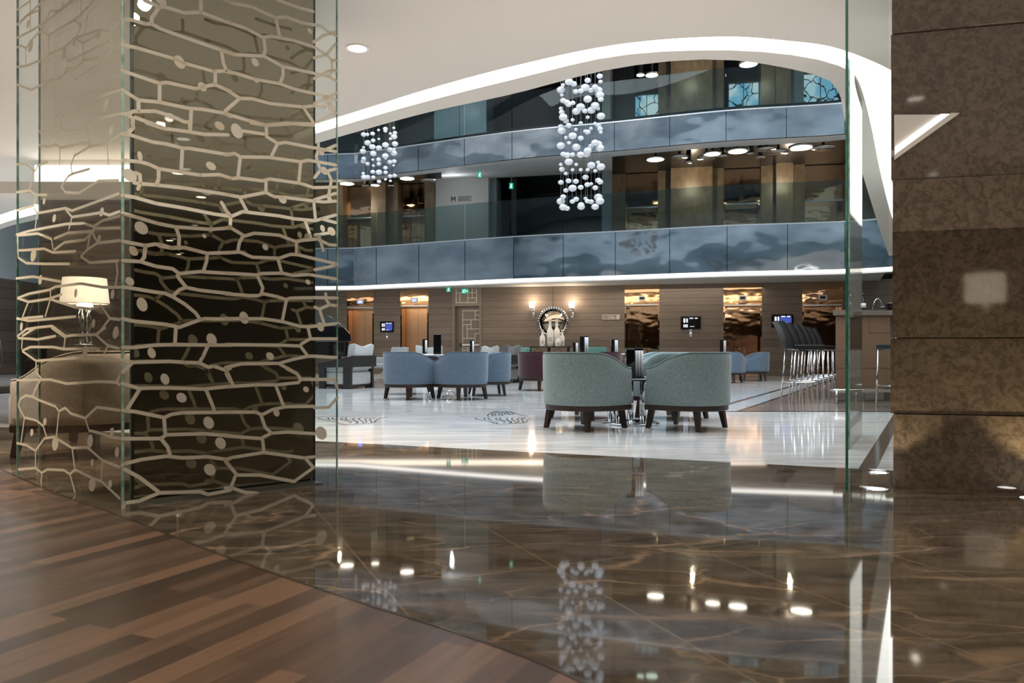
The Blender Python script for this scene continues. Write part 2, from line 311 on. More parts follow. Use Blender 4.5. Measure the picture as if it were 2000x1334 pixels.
def lift_reflection_mat():
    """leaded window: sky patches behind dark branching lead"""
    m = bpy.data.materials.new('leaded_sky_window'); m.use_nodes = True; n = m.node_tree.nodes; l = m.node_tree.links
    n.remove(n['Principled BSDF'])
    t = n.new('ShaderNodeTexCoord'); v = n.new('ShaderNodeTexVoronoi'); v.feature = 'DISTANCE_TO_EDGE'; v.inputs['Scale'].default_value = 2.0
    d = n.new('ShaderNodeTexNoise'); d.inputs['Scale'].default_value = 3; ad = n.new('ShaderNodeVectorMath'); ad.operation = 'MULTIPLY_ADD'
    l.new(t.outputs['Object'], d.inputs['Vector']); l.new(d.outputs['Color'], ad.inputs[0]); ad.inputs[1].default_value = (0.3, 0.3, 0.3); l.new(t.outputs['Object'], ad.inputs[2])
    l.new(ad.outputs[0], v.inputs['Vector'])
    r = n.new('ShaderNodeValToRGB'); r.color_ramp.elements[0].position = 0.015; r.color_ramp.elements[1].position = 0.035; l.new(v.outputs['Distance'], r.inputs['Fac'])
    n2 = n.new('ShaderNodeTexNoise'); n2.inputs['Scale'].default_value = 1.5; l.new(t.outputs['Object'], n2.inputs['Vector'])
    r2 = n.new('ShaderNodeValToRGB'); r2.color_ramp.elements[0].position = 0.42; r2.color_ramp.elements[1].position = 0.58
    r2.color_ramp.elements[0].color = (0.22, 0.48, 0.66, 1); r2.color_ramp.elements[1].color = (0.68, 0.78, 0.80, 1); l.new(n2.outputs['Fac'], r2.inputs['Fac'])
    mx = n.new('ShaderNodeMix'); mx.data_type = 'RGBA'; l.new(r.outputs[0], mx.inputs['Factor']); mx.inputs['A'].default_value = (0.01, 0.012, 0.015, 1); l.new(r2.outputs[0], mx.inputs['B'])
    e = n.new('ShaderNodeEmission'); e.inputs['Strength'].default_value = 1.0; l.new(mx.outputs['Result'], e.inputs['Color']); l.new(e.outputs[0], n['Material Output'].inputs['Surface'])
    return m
M['art'] = lift_reflection_mat()

# ---------------------------------------------------------------- mesh helpers
class MB:
    def __init__(s): s.v = []; s.f = []; s.sm = []
    def add(s, vs, fs, smooth=False):
        o = len(s.v); s.v += [tuple(p) for p in vs]
        for f in fs: s.f.append([i+o for i in f]); s.sm.append(smooth)
        return s
    def box(s, x0, x1, y0, y1, z0, z1, mtx=None):
        vs = [Vector((x, y, z)) for z in (z0, z1) for x, y in ((x0, y0), (x1, y0), (x1, y1), (x0, y1))]
        if mtx: vs = [mtx @ v for v in vs]
        return s.add(vs, [(0, 3, 2, 1), (4, 5, 6, 7), (0, 1, 5, 4), (1, 2, 6, 5), (2, 3, 7, 6), (3, 0, 4, 7)])
    def hexa(s, bot, top):  # 4 pts + 4 pts
        return s.add(list(bot)+list(top), [(0, 3, 2, 1), (4, 5, 6, 7), (0, 1, 5, 4), (1, 2, 6, 5), (2, 3, 7, 6), (3, 0, 4, 7)])
    def prism(s, pts, z0, z1):
        n = len(pts); vs = [(p[0], p[1], z0) for p in pts]+[(p[0], p[1], z1) for p in pts]
        fs = [tuple(reversed(range(n))), tuple(range(n, 2*n))]+[(i, (i+1) % n, n+(i+1) % n, n+i) for i in range(n)]
        return s.add(vs, fs)
    def lathe(s, prof, c=(0, 0, 0), seg=24, smooth=True, mtx=None, cap=True):
        vs = []; fs = []
        for r, z in prof:
            for k in range(seg):
                a = 2*PI*k/seg; p = Vector((c[0]+r*math.cos(a), c[1]+r*math.sin(a), c[2]+z))
                vs.append(mtx @ p if mtx else p)
        for i in range(len(prof)-1):
            for k in range(seg):
                k2 = (k+1) % seg; fs.append((i*seg+k, i*seg+k2, (i+1)*seg+k2, (i+1)*seg+k))
        if cap: fs.append(tuple(reversed(range(seg)))); fs.append(tuple(range((len(prof)-1)*seg, len(prof)*seg)))
        return s.add(vs, fs, smooth)
    def cyl(s, c, r, z0, z1, seg=24): return s.lathe([(r, z0), (r, z1)], (c[0], c[1], 0), seg)
    def tube(s, pts, r, seg=8, closed=False):
        pts = [Vector(p) for p in pts]; n = len(pts); rings = []
        for i, p in enumerate(pts):
            a = pts[(i-1) % n] if (i > 0 or closed) else p; b = pts[(i+1) % n] if (i < n-1 or closed) else p
            d = (b-a).normalized(); up = Vector((0, 0, 1)) if abs(d.z) < 0.9 else Vector((1, 0, 0))
            u = d.cross(up).normalized(); w = u.cross(d).normalized(); rr = r[i] if isinstance(r, (list, tuple)) else r
            rings.append([p+u*rr*math.cos(2*PI*k/seg)+w*rr*math.sin(2*PI*k/seg) for k in range(seg)])
        vs = [v for R in rings for v in R]; fs = []
        for i in range(n if closed else n-1):
            j = (i+1) % n
            for k in range(seg): k2 = (k+1) % seg; fs.append((i*seg+k, i*seg+k2, j*seg+k2, j*seg+k))
        if not closed: fs += [tuple(range(seg)), tuple(range((n-1)*seg, n*seg))]
        return s.add(vs, fs, True)
    def sheet(s, rows, smooth=True, closed=False):
        nr = len(rows); nc = len(rows[0]); vs = [p for r in rows for p in r]; fs = []
        for i in range(nr-1):
            for k in range(nc if closed else nc-1):
                k2 = (k+1) % nc; fs.append((i*nc+k, i*nc+k2, (i+1)*nc+k2, (i+1)*nc+k))
        return s.add(vs, fs, smooth)
    def build(s, name, m, parent=None, bevel=0, loc=None, rot=0, fix=True):
        me = bpy.data.meshes.new(name); me.from_pydata(s.v, [], s.f)
        me.materials.append(m)
        for p, q in zip(me.polygons, s.sm): p.use_smooth = q
        if fix:
            b = bmesh.new(); b.from_mesh(me); bmesh.ops.recalc_face_normals(b, faces=b.faces); b.to_mesh(me); b.free()
        o = bpy.data.objects.new(name, me); COL.objects.link(o)
        if parent: o.parent = parent
        if loc is not None: o.location = loc
        if rot: o.rotation_euler = (0, 0, rot)
        if bevel:
            x = o.modifiers.new('bevel', 'BEVEL'); x.width = bevel; x.segments = 3; x.limit_method = 'ANGLE'; x.angle_limit = 0.6
        return o
def tag(o, label=None, cat=None, group=None, kind=None):
    if label: o['label'] = label
    if cat: o['category'] = cat
    if group: o['group'] = group
    if kind: o['kind'] = kind
    return o
def empty(name, loc=(0, 0, 0), rz=0, label=None, cat=None, group=None):
    o = bpy.data.objects.new(name, None); COL.objects.link(o); o.location = loc; o.rotation_euler = (0, 0, rz); o.empty_display_size = 0.1
    return tag(o, label, cat, group)
def struct(name, mb, m, bevel=0): return tag(mb.build(name, m, bevel=bevel), kind='structure')
def dup(root, loc=None, rz=None, label=None, group=None, swap=None):
    r = root.copy(); COL.objects.link(r)
    if loc is not None: r.location = loc
    if rz is not None: r.rotation_euler = (0, 0, rz)
    if label: r['label'] = label
    if group: r['group'] = group
    elif 'group' in r and group is False: del r['group']
    for ch in list(root.children):
        c = ch.copy(); COL.objects.link(c); c.parent = r
        if swap and c.data.materials[0] == swap[0]:
            c.data = c.data.copy(); c.data.materials[0] = swap[1]
        for g in list(ch.children):
            d = g.copy(); COL.objects.link(d); d.parent = c
            if swap and d.data.materials[0] == swap[0]:
                d.data = d.data.copy(); d.data.materials[0] = swap[1]
    return r
def catmull(P, n):
    P = [Vector(p) for p in P]; Q = [P[0]*2-P[1]]+P+[P[-1]*2-P[-2]]; out = []
    for i in range(1, len(Q)-2):
        for k in range(n):
            t = k/n; a, b, c, d = Q[i-1], Q[i], Q[i+1], Q[i+2]
            out.append(0.5*((2*b)+(c-a)*t+(2*a-5*b+4*c-d)*t*t+(3*b-a-3*c+d)*t**3))
    out.append(P[-1]); return out
def resample(P, n):
    L = [0]
    for a, b in zip(P, P[1:]): L.append(L[-1]+(b-a).length)
    out = []; j = 0
    for i in range(n):
        t = L[-1]*i/(n-1)
        while j < len(L)-2 and L[j+1] < t: j += 1
        u = (t-L[j])/max(1e-9, L[j+1]-L[j]); out.append(P[j].lerp(P[j+1], min(1, max(0, u))))
    return out
def letters(text, h, gap=0.25):
    """simple block letters as strokes in a local x-z frame; returns list of ((x,z),(x,z))"""
    G = {'A': [((0, 0), (.3, 1)), ((.3, 1), (.6, 0)), ((.12, .4), (.48, .4))], 'B': [((0, 0), (0, 1)), ((0, 1), (.45, .9)), ((.45, .9), (.45, .6)), ((.45, .6), (0, .52)), ((.45, .5), (.5, .1)), ((.5, .1), (0, 0))],
         'E': [((0, 0), (0, 1)), ((0, 1), (.5, 1)), ((0, .5), (.4, .5)), ((0, 0), (.5, 0))], 'I': [((.1, 0), (.1, 1))], 'L': [((0, 0), (0, 1)), ((0, 0), (.45, 0))],
         'M': [((0, 0), (0, 1)), ((0, 1), (.35, .35)), ((.35, .35), (.7, 1)), ((.7, 1), (.7, 0))], 'N': [((0, 0), (0, 1)), ((0, 1), (.5, 0)), ((.5, 0), (.5, 1))],
         'O': [((0, 0), (0, 1)), ((0, 1), (.5, 1)), ((.5, 1), (.5, 0)), ((.5, 0), (0, 0))], 'P': [((0, 0), (0, 1)), ((0, 1), (.45, .95)), ((.45, .95), (.45, .55)), ((.45, .55), (0, .5))],
         'R': [((0, 0), (0, 1)), ((0, 1), (.45, .95)), ((.45, .95), (.45, .55)), ((.45, .55), (0, .5)), ((.2, .5), (.5, 0))], 'S': [((.5, 1), (0, .95)), ((0, .95), (0, .55)), ((0, .55), (.5, .45)), ((.5, .45), (.5, .05)), ((.5, .05), (0, 0))],
         'T': [((.25, 0), (.25, 1)), ((0, 1), (.5, 1))], 'U': [((0, 1), (0, 0)), ((0, 0), (.5, 0)), ((.5, 0), (.5, 1))], 'Y': [((.25, 0), (.25, .5)), ((.25, .5), (0, 1)), ((.25, .5), (.5, 1))],
         '&': [((.5, 0), (.1, .8)), ((.1, .8), (.4, .9)), ((.4, .9), (0, .2)), ((0, .2), (.5, .4))], ' ': [], ',': [((.1, .1), (0, -.2))]}
    wd = {'I': .2, ',': .15, 'M': .7, ' ': .35, 'A': .6}
    x = 0; out = []
    for ch in text:
        for (a, b) in G.get(ch, []): out.append(((x+a[0]*h, a[1]*h), (x+b[0]*h, b[1]*h)))
        x += (wd.get(ch, .5)+gap)*h
    return out, x
def seg2d(mb, a, b, w, P):
    """flat ribbon between 2D points a and b of width w, P maps 2D to 3D"""
    a = Vector(a); b = Vector(b); d = b-a
    if d.length < 1e-6: return
    n = Vector((-d.y, d.x)).normalized()*w/2
    mb.add([P(*(a+n)), P(*(a-n)), P(*(b-n)), P(*(b+n))], [(0, 1, 2, 3)])
# ================================================================ THE SETTING
def wallY(px): s = (px-1000)/F; return 26.12/(1+0.2067*s)
WN = Vector((-0.2024, -0.9793)); WU = Vector((0.9793, -0.2024))
def wp(px, off=0.0):
    Y = wallY(px); x = (px-1000)/F*Y; return Vector((x+WN.x*off, Y+WN.y*off))
def wz(px, py, off=0.0):
    return CH+(HOR-py)/F*wp(px, off).y
def wbox(mb, pa, pb, z0, z1, o0, o1):
    a, b, c, d = wp(pa, o0), wp(pb, o0), wp(pb, o1), wp(pa, o1)
    return mb.prism([a, b, c, d], z0, z1)

struct('floor', MB().box(-18, 14, -9, 34, -0.25, 0), M['white_marble'])
struct('floor', MB().prism([(-17, 11.8), (-17, -8.5), (13, -8.5), (13, 0.62), (2.14, 4.93), (-1.65, 6.43), (-5.07, 7.6)], 0.0, 0.003), M['brown_marble'])
wd = [fl(240, 1012), fl(430, 1086), fl(660, 1166), fl(900, 1243), fl(1130, 1334), fl(1500, 1560)]
wd = catmull([(-5.4, 7.6, 0), (-3.9, 5.6, 0), (-2.65, 4.28, 0)]+wd+[(1.2, 0.6, 0), (1.9, -1.5, 0)], 8)
struct('floor', MB().prism([(p.x, p.y) for p in wd]+[(1.9, -8), (-9, -8), (-9, 7.6)], 0.003, 0.006), M['wood'])
# metal strip between planks and marble
tr = MB()
for a, b in zip(wd, wd[1:]):
    d = (b-a).normalized(); n_ = Vector((-d.y, d.x, 0))*0.006
    tr.prism([(a+n_)[:2], (b+n_)[:2], (b-n_)[:2], (a-n_)[:2]], 0.003, 0.0075)
struct('trim_1', tr, M['inlay_brown'])
# bar floor of planks and its inlaid border
bA = fl(1450, 803); bdir = Vector((0.465, 0.885, 0))
bB = bA+bdir*14
struct('floor', MB().prism([(bA.x, bA.y), (12.5, bA.y-0.15), (12.5, bB.y), (bB.x, bB.y)], 0, 0.004), M['bar_wood'])
bn = Vector((-0.885, 0.465, 0))
t2 = MB()
for o0, o1, z in ((0.10, 0.30, None), (0.0, 0.06, 1), (0.40, 0.47, 1)):
    if z is None: continue
    p = [bA+bn*o0+bdir*-0.4*0, bA+bn*o1, bA+bn*o1+bdir*14, bA+bn*o0+bdir*14]
    t2.prism([q[:2] for q in p], 0, 0.004)
p0 = fl(1420, 806)
t2.prism([(bA.x-0.5, bA.y-0.1), (12.5, bA.y-0.25), (12.5, bA.y-0.18), (bA.x-0.45, bA.y-0.03)], 0, 0.004)
struct('trim_2', t2, M['inlay'])
q0, q1 = fl(1695, 915), fl(1742, 832)
d = (q1-q0).normalized(); n_ = Vector((-d.y, d.x, 0))
struct('trim_3', MB().prism([(q0-d*0.1+n_*0.05)[:2], (q1+d*3+n_*0.05)[:2], (q1+d*3-n_*0.05)[:2], (q0-d*0.1-n_*0.05)[:2]], 0, 0.004), M['inlay_brown'])
struct('floor', MB().prism([fl(560, 756)[:2], fl(755, 758)[:2], fl(760, 744)[:2], fl(560, 743)[:2]], 0, 0.003), M['bar_wood'])

# near ceiling with the curved opening, its cove and its lip (z = 3)
HC = 3.0
outer = [Vector((-17, 21, 0)), Vector((-12.4, 16.0, 0))]+[cz(*p, HC) for p in ((0, 420), (75, 397), (330, 328), (660, 229), (830, 176), (1000, 130), (1200, 88), (1400, 72), (1540, 80), (1640, 96), (1745, 140), (1790, 180), (1830, 260), (1840, 360), (1820, 450), (1800, 500))]
lipo = [Vector((-17, 22, 0)), Vector((-12.6, 16.8, 0))]+[cz(*p, HC) for p in ((0, 438), (75, 417), (330, 348), (660, 248), (830, 199), (1000, 156), (1200, 110), (1400, 98), (1550, 108), (1640, 129), (1675, 155), (1700, 240), (1718, 330), (1735, 400), (1750, 450), (1765, 500))]
lipi = [Vector((-17, 22.7, 0)), Vector((-12.8, 17.4, 0))]+[cz(*p, HC) for p in ((0, 448), (75, 428), (330, 362), (660, 268), (830, 221), (1000, 184), (1200, 134), (1400, 116), (1568, 140), (1633, 170), (1651, 238), (1672, 300), (1700, 390), (1722, 460), (1740, 510))]
for L in (outer, lipo, lipi):
    for p in L: p.z = 0
outer = catmull(outer, 10); lipo = resample(catmull(lipo, 10), 160); lipi = resample(catmull(lipi, 10), 160)
opoly = [(p.x, p.y) for p in outer]+[(13, outer[-1].y), (13, -8.5), (-17, -8.5)]
c_ = MB().prism(opoly, HC, HC+0.3)
struct('ceiling', c_, M['plaster'])
outr = resample(outer, 160)
cv = MB()
rows = [[Vector((p.x, p.y, HC+0.03)) for p in outr], [Vector((p.x, p.y, HC+0.03)) for p in lipo]]
cv.sheet([[r[i] for r in rows] for i in range(160)], smooth=False)
cove = cv.build('cove_light', M['cove'], fix=False)
tag(cove, 'long curved band of white cove light around the ceiling opening', 'cove light')
lp = MB()
prof = lambda i: [Vector((lipo[i].x, lipo[i].y, HC)), Vector((lipi[i].x, lipi[i].y, HC)), Vector((lipi[i].x, lipi[i].y, HC+0.55)), Vector((lipo[i].x, lipo[i].y, HC+0.55))]
lp.sheet([prof(i) for i in range(160)], smooth=False, closed=True)
struct('ceiling', lp, M['plaster'])

# balcony front curve from the photo: a plan curve, measured on the top rail of the lower balcony
BALP = [(-13.5, 22.3), (-9.6, 23.4), (-5.28, 23.3), (-4.05, 22.9), (0, 20.95), (2.67, 20.05), (5.34, 19.1), (8.0, 18.5), (9.2, 17.6), (9.9, 16.2)]
BALC = catmull([(x, y, 0) for x, y in BALP], 30)
def bal(px, back=0.0):
    s = (px-1000)/F; best = min(range(len(BALC)-1), key=lambda i: abs(BALC[i].x/BALC[i].y-s))
    for i in range(len(BALC)-1):
        a, b = BALC[i], BALC[i+1]
        fa, fb = a.x-s*a.y, b.x-s*b.y
        if fa*fb <= 0 and fa != fb:
            t = fa/(fa-fb); p = a.lerp(b, t); return Vector((p.x, p.y+back))
    p = BALC[best]; return Vector((p.x, p.y+back))
def balstrip(pa, pb, n): return [bal(pa+(pb-pa)*i/(n-1)) for i in range(n)]
def bpanel(mb, pa, pb, z0, z1, b0, b1, n=6):
    P = [bal(pa+(pb-pa)*i/(n-1)) for i in range(n)]
    poly = [(p.x, p.y+b0) for p in P]+[(p.x, p.y+b1) for p in reversed(P)]
    return mb.prism(poly, z0, z1)
# slabs
full = [bal(60+(1750-60)*i/60) for i in range(61)]
far = [wp(1760), wp(700), wp(60)]
leftfix = []
def slab(name, z0, z1, b0, m, a=20, b=1752):
    P = [bal(a+(b-a)*i/60) for i in range(61)]
    poly = [(p.x, p.y+b0) for p in P]+[tuple(wp(b, -2.6)), tuple(wp(a, -2.6))]
    struct(name, MB().prism(poly, z0, z1), m)
slab('ceiling', 2.95, 3.2, 0.06, M['soffit'])
slab('ceiling', 6.62, 6.85, 0.06, M['dark'])
slab('ceiling', 10.4, 10.6, 0.06, M['dark'])
# lower lip of the gallery: white strip
struct('trim_4', bpanel(MB(), 20, 1752, 2.62, 2.74, -0.02, 0.12, 90), M['white_trim'])
o = bpanel(MB(), 20, 1752, 2.655, 2.735, -0.03, -0.02, 90).build('edge_light', M['led'])
tag(o, 'thin white light line along the lower gallery edge', 'strip light')
o = bpanel(MB(), 620, 1752, 2.75, 2.90, 0.35, 0.38, 90).build('edge_light', M['strip'])
tag(o, 'warm light strip tucked behind the gallery edge above the lifts', 'strip light')
# gallery soffit (grey, sloping up to the wall)
def soff(pa, pb, zf, depthf, zb, n=30):
    mb = MB(); P = [bal(pa+(pb-pa)*i/(n-1)) for i in range(n)]; rows = []
    for i, p in enumerate(P):
        px = pa+(pb-pa)*i/(n-1)
        q = Vector((p.x, p.y+depthf)) if depthf else wp(px)
        rows.append([Vector((p.x, p.y+.09, zf)), Vector((q.x, q.y, zb)), Vector((q.x, q.y, zb+0.1)), Vector((p.x, p.y+.09, zf+0.1))])
    mb.sheet(rows, smooth=False, closed=True); return mb
struct('ceiling', soff(20, 862, 6.0, 1.0, 6.12), M['soffit'])
struct('ceiling', soff(862, 1196, 6.0, 0, 6.66), M['soffit'])
struct('ceiling', soff(1196, 1752, 6.0, 0.95, 6.08), M['soffit'])

# galleries: polished panels and glass, each bay a part
J1 = [20, 140, 240, 340, 440, 540, 640, 735, 818, 908, 1003, 1100, 1202, 1308, 1420, 1538, 1650, 1745]
J2 = [560, 640, 725, 817, 907, 1000, 1100, 1200, 1308, 1418, 1536, 1650, 1745]
def gallery(name, label, cat, J, z0, z1, m, thick, inset, part, gapm=0.6):
    r = empty(name, (0, 20, z0), label=label, cat=cat)
    for a, b in zip(J, J[1:]):
        mb = bpanel(MB(), a+gapm, b-gapm, z0, z1, inset, inset+thick, 14)
        o = mb.build(part, m); o.parent = r; o.matrix_parent_inverse = Matrix.Translation((0, -20, -z0))
    if part == 'metal_panel':
        o = bpanel(MB(), J[0]+1, J[-1]-1, z0, z1-0.03, thick+0.004, thick+0.02, 160).build('backing_strip', M['dark']); o.parent = r; o.matrix_parent_inverse = Matrix.Translation((0, -20, -z0))
    return r
g1 = gallery('balcony_front', 'lower curved gallery front of blue-grey polished metal panels', 'balcony', J1, 2.74, 3.89, M['band'], 0.05, 0.0, 'metal_panel')
g2 = gallery('balcony_front', 'upper curved gallery front of blue-grey polished metal panels', 'balcony', J2, 6.0, 6.75, M['band'], 0.05, 0.0, 'metal_panel')
gallery('glass_balustrade', 'clear glass balustrade above the lower gallery front', 'balustrade', J1, 3.89, 4.90, M['rail_glass'], 0.02, 0.02, 'glass_panel')
gallery('glass_balustrade', 'clear glass balustrade above the upper gallery front', 'balustrade', J2, 6.75, 7.82, M['rail_glass'], 0.02, 0.02, 'glass_panel')
for z in (3.89, 6.75):
    struct('trim_5', bpanel(MB(), 20, 1752, z-0.02, z+0.012, -0.015, 0.07, 120), M['steel'])

# rear wall, ground floor: boarded spans between lift openings
GS = [(-260, 678), (730, 782), (837, 884), (941, 1220), (1288, 1413), (1488, 1567), (1647, 1900)]
for a, b in GS: struct('wall_rear', wbox(MB(), a, b, 0, 3.0, -0.6, 0.0), M['boards'])
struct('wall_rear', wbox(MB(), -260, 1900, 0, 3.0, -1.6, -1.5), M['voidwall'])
struct('baseboard_rear', wbox(wbox(wbox(wbox(MB(), 837, 884, 0, 0.07, 0, 0.012), 941, 1220, 0, 0.07, 0, 0.012), 1288, 1413, 0, 0.07, 0, 0.012), 1488, 1567, 0, 0.07, 0, 0.012), M['boards'])
# vertical joint above the round mirror
struct('trim_6', wbox(MB(), 1079.6, 1080.4, 1.9, 2.95, 0, 0.004), M['ink'])
# rear walls of both galleries
def span(a, b, z0, z1, o1, m, name='wall_rear'): struct(name, wbox(MB(), a, b, z0, z1, -0.5, o1), m)
for z0, z1, L in ((3.2, 6.64, [(20, 650, 0.3, 'pier'), (650, 678, .35, 'pier'), (730, 748, .25, 'pier'), (748, 763, .5, 'pier'), (763, 783, .3, 'pier'), (838, 861, .5, 'pier'), (861, 962, .6, 'greywall'), (962, 973, .3, 'bluewall'),
                               (1180, 1196, .9, 'bluewall'), (1196, 1222, 0.0, 'pier'), (1285, 1310, .2, 'pier'), (1310, 1390, .5, 'pier'), (1390, 1413, .2, 'pier'), (1485, 1512, .2, 'pier'), (1512, 1545, .5, 'pier'), (1545, 1570, .2, 'pier'), (1650, 1800, .4, 'pier')]),
                  (6.85, 10.4, [(20, 858, -.2, 'voidwall'), (760, 775, .2, 'pier'), (858, 906, .6, 'bluewall'), (907, 958, .6, 'bluewall'), (1180, 1196, .9, 'greywall'), (1196, 1238, 0, 'voidwall'), (1286, 1310, .2, 'pier'), (1310, 1390, .5, 'pier'), (1390, 1413, .2, 'pier'),
                                (1485, 1512, .2, 'pier'), (1512, 1540, .5, 'pier'), (1540, 1568, .2, 'bluewall'), (1650, 1800, .4, 'pier')])):
    for a, b, o, m in L: span(a, b, z0, z1, o, M[m])
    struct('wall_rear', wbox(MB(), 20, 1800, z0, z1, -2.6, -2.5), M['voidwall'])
# wing walls of the dark passage on the lower gallery
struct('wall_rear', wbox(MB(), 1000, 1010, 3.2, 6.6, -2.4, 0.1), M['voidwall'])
# top gallery lift doors, their skylight reflections painted as glowing panels
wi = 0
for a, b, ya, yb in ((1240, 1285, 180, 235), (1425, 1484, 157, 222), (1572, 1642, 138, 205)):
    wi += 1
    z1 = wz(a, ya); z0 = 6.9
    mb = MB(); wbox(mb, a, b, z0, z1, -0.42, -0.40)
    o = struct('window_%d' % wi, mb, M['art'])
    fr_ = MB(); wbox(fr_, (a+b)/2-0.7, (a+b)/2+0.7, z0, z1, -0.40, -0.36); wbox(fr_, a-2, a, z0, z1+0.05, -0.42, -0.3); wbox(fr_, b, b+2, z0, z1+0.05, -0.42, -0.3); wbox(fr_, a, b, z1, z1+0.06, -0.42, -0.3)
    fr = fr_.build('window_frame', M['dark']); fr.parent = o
# outer walls of the atrium and of the lounge behind the camera
struct('wall_left', MB().box(-17.3, -17, -8.5, 33, 0, 3.2), M['dark_boards'])
struct('wall_left', MB().box(-17.3, -17, -8.5, 33, 3.2, 11), M['frontwall'])
struct('wall_right', MB().box(13, 13.3, -8.5, 27, 0, 11), M['plaster'])
struct('wall_back', MB().box(-17, 13, -8.8, -8.5, 0, 3.2), M['dark_boards'])
struct('wall_front', MB().box(-17, 13, 4.2, 4.5, 3.35, 11), M['frontwall'])
b_ = MB()
for z in (4.4, 7.4): b_.box(-17, 13, 4.5, 4.9, z, z+1.0)
struct('wall_front', b_, M['bluewall'])
struct('ceiling', MB().box(-17, 13, 16.8, 17.1, 9.28, 9.6), M['frontwall']); struct('ceiling', MB().box(-17, 13, 19.45, 19.75, 9.08, 9.4), M['frontwall'])
# boarded lounge wall beside the etched screen, with its own cove
struct('wall_left', MB().box(-5.55, -3.3, 9.0, 9.3, 0, 2.53), M['boards'])
struct('ceiling', MB().box(-5.75, -3.2, 8.62, 9.3, 2.53, 2.66), M['plaster'])
o = MB().box(-5.55, -3.3, 8.93, 8.98, 2.70, 2.92).build('cove_light', M['cove']); tag(o, 'straight white cove light above the boarded lounge wall', 'cove light')
struct('wall_left', MB().box(-5.55, -3.3, 9.0, 9.3, 2.66, 3.0), M['plaster'])
# upper fascia at the far side of the opening
struct('wall_right', MB().prism([(9.95, 16.0), (13, 15.0), (13, 15.3), (9.95, 16.3)], 3.55, 11), M['plaster'])

# ================================================================ ETCHED GLASS SCREEN AND MIRROR PILLAR
def onplane(px, P, U):
    s = (px-1000)/F; return (s*P.y-P.x)/(U.x-s*U.y)
GP = Vector((-1.855, 3.65)); GU = Vector((0.773, 0.634)); GB = Vector((-0.634, 0.773))     # wide pane, facing the camera
LU = Vector((-0.755, 0.655)); LB = Vector((0.655, 0.755))*-1                                 # side pane
LB = Vector((0.655, 0.755))
def pane(name, P, U, B, L, z1, th, label, gm, em, cat='glass screen', far=True):
    r = empty(name, (P.x, P.y, 0), label=label, cat=cat)
    q = lambda t, d: (U.x*t+B.x*d, U.y*t+B.y*d)
    MB().prism([q(0.006, 0), q(L-0.006, 0), q(L-0.006, th), q(0.006, th)], 0, z1).build('glass_pane', gm, r)
    MB().prism([q(0, 0), q(0.006, 0), q(0.006, th), q(0, th)], 0, z1).build('glass_edge', em, r)
    if far: MB().prism([q(L-0.006, 0), q(L, 0), q(L, th), q(L-0.006, th)], 0, z1).build('glass_edge', em, r)
    return r
Lw = onplane(660, GP, GU); Ll = onplane(32, GP, LU)
wide = pane('etched_glass_screen', GP, GU, GB, Lw, 3.0, 0.012, 'tall glass pane etched with wavy leaf-cell lines before the bronze pillar', M['glass'], M['glass_edge'])
side = pane('etched_glass_screen', GP-LU*0.0, LU, LB, Ll, 3.0, 0.012, 'tall etched glass pane turned towards the beige armchair', M['glass'], M['glass_edge'])
def tiles(T):
    out = []
    for ox, oy, sc, lines in T:
        for L in lines: out.append([(ox+x/sc, oy+y/sc) for x, y in L])
    return out
A1 = [[(280, 0), (430, 75), (480, 70), (690, 135), (865, 130), (1174, 245)], [(430, 75), (355, 185), (350, 250)], [(50, 200), (150, 210), (290, 250), (350, 250), (450, 305), (1080, 525), (1174, 555)], [(865, 0), (865, 130)], [(1110, 0), (1174, 20)],
      [(50, 470), (200, 500), (580, 610), (700, 660), (1000, 745), (1150, 740), (1174, 750)], [(1080, 540), (1100, 660), (1135, 740)], [(1015, 745), (1015, 880)], [(50, 740), (435, 870), (510, 860), (815, 925), (880, 905), (1015, 885), (1174, 955)],
      [(435, 880), (435, 1065)], [(50, 940), (170, 1015), (215, 1045), (430, 1065), (740, 1130), (880, 1140), (1110, 1180), (1174, 1215)], [(215, 1050), (215, 1160)], [(50, 1190), (110, 1190), (160, 1160), (390, 1160), (560, 1210), (690, 1270), (740, 1275)],
      [(765, 1140), (755, 1334)], [(110, 1190), (155, 1240), (155, 1334)], [(180, 1225), (480, 1334)]]
A2 = [[(0, 0), (90, 40), (270, 70), (520, 185), (640, 180), (800, 240), (990, 270), (1090, 345), (1150, 370)], [(540, 0), (760, 80), (915, 120)], [(525, 195), (570, 395)], [(0, 225), (220, 300), (390, 390), (480, 380), (580, 400), (700, 420), (920, 490), (1050, 570), (1110, 630), (1110, 740), (1075, 800)],
      [(400, 395), (415, 520), (400, 580)], [(0, 540), (100, 570), (400, 585), (590, 690), (740, 725), (1080, 800), (1155, 845)], [(600, 690), (600, 790), (570, 870)], [(0, 745), (110, 765), (320, 830), (570, 875), (720, 930), (920, 975), (1040, 1000), (1150, 1040)],
      [(0, 930), (150, 1025), (280, 1030), (470, 1080), (610, 1095), (810, 1115), (920, 1105), (1040, 1115)], [(150, 1025), (0, 1155)], [(810, 1115), (925, 1290)], [(0, 1185), (250, 1260), (420, 1305), (640, 1285), (920, 1305)], [(420, 1305), (425, 1334)],
      [(1050, 570), (1145, 460)], [(920, 440), (1020, 370), (1145, 330)], [(925, 605), (1050, 570)], [(930, 1080), (1165, 965)], [(1110, 630), (1150, 630)], [(925, 820), (1070, 740), (1150, 735)], [(960, 1270), (1150, 1175)]]
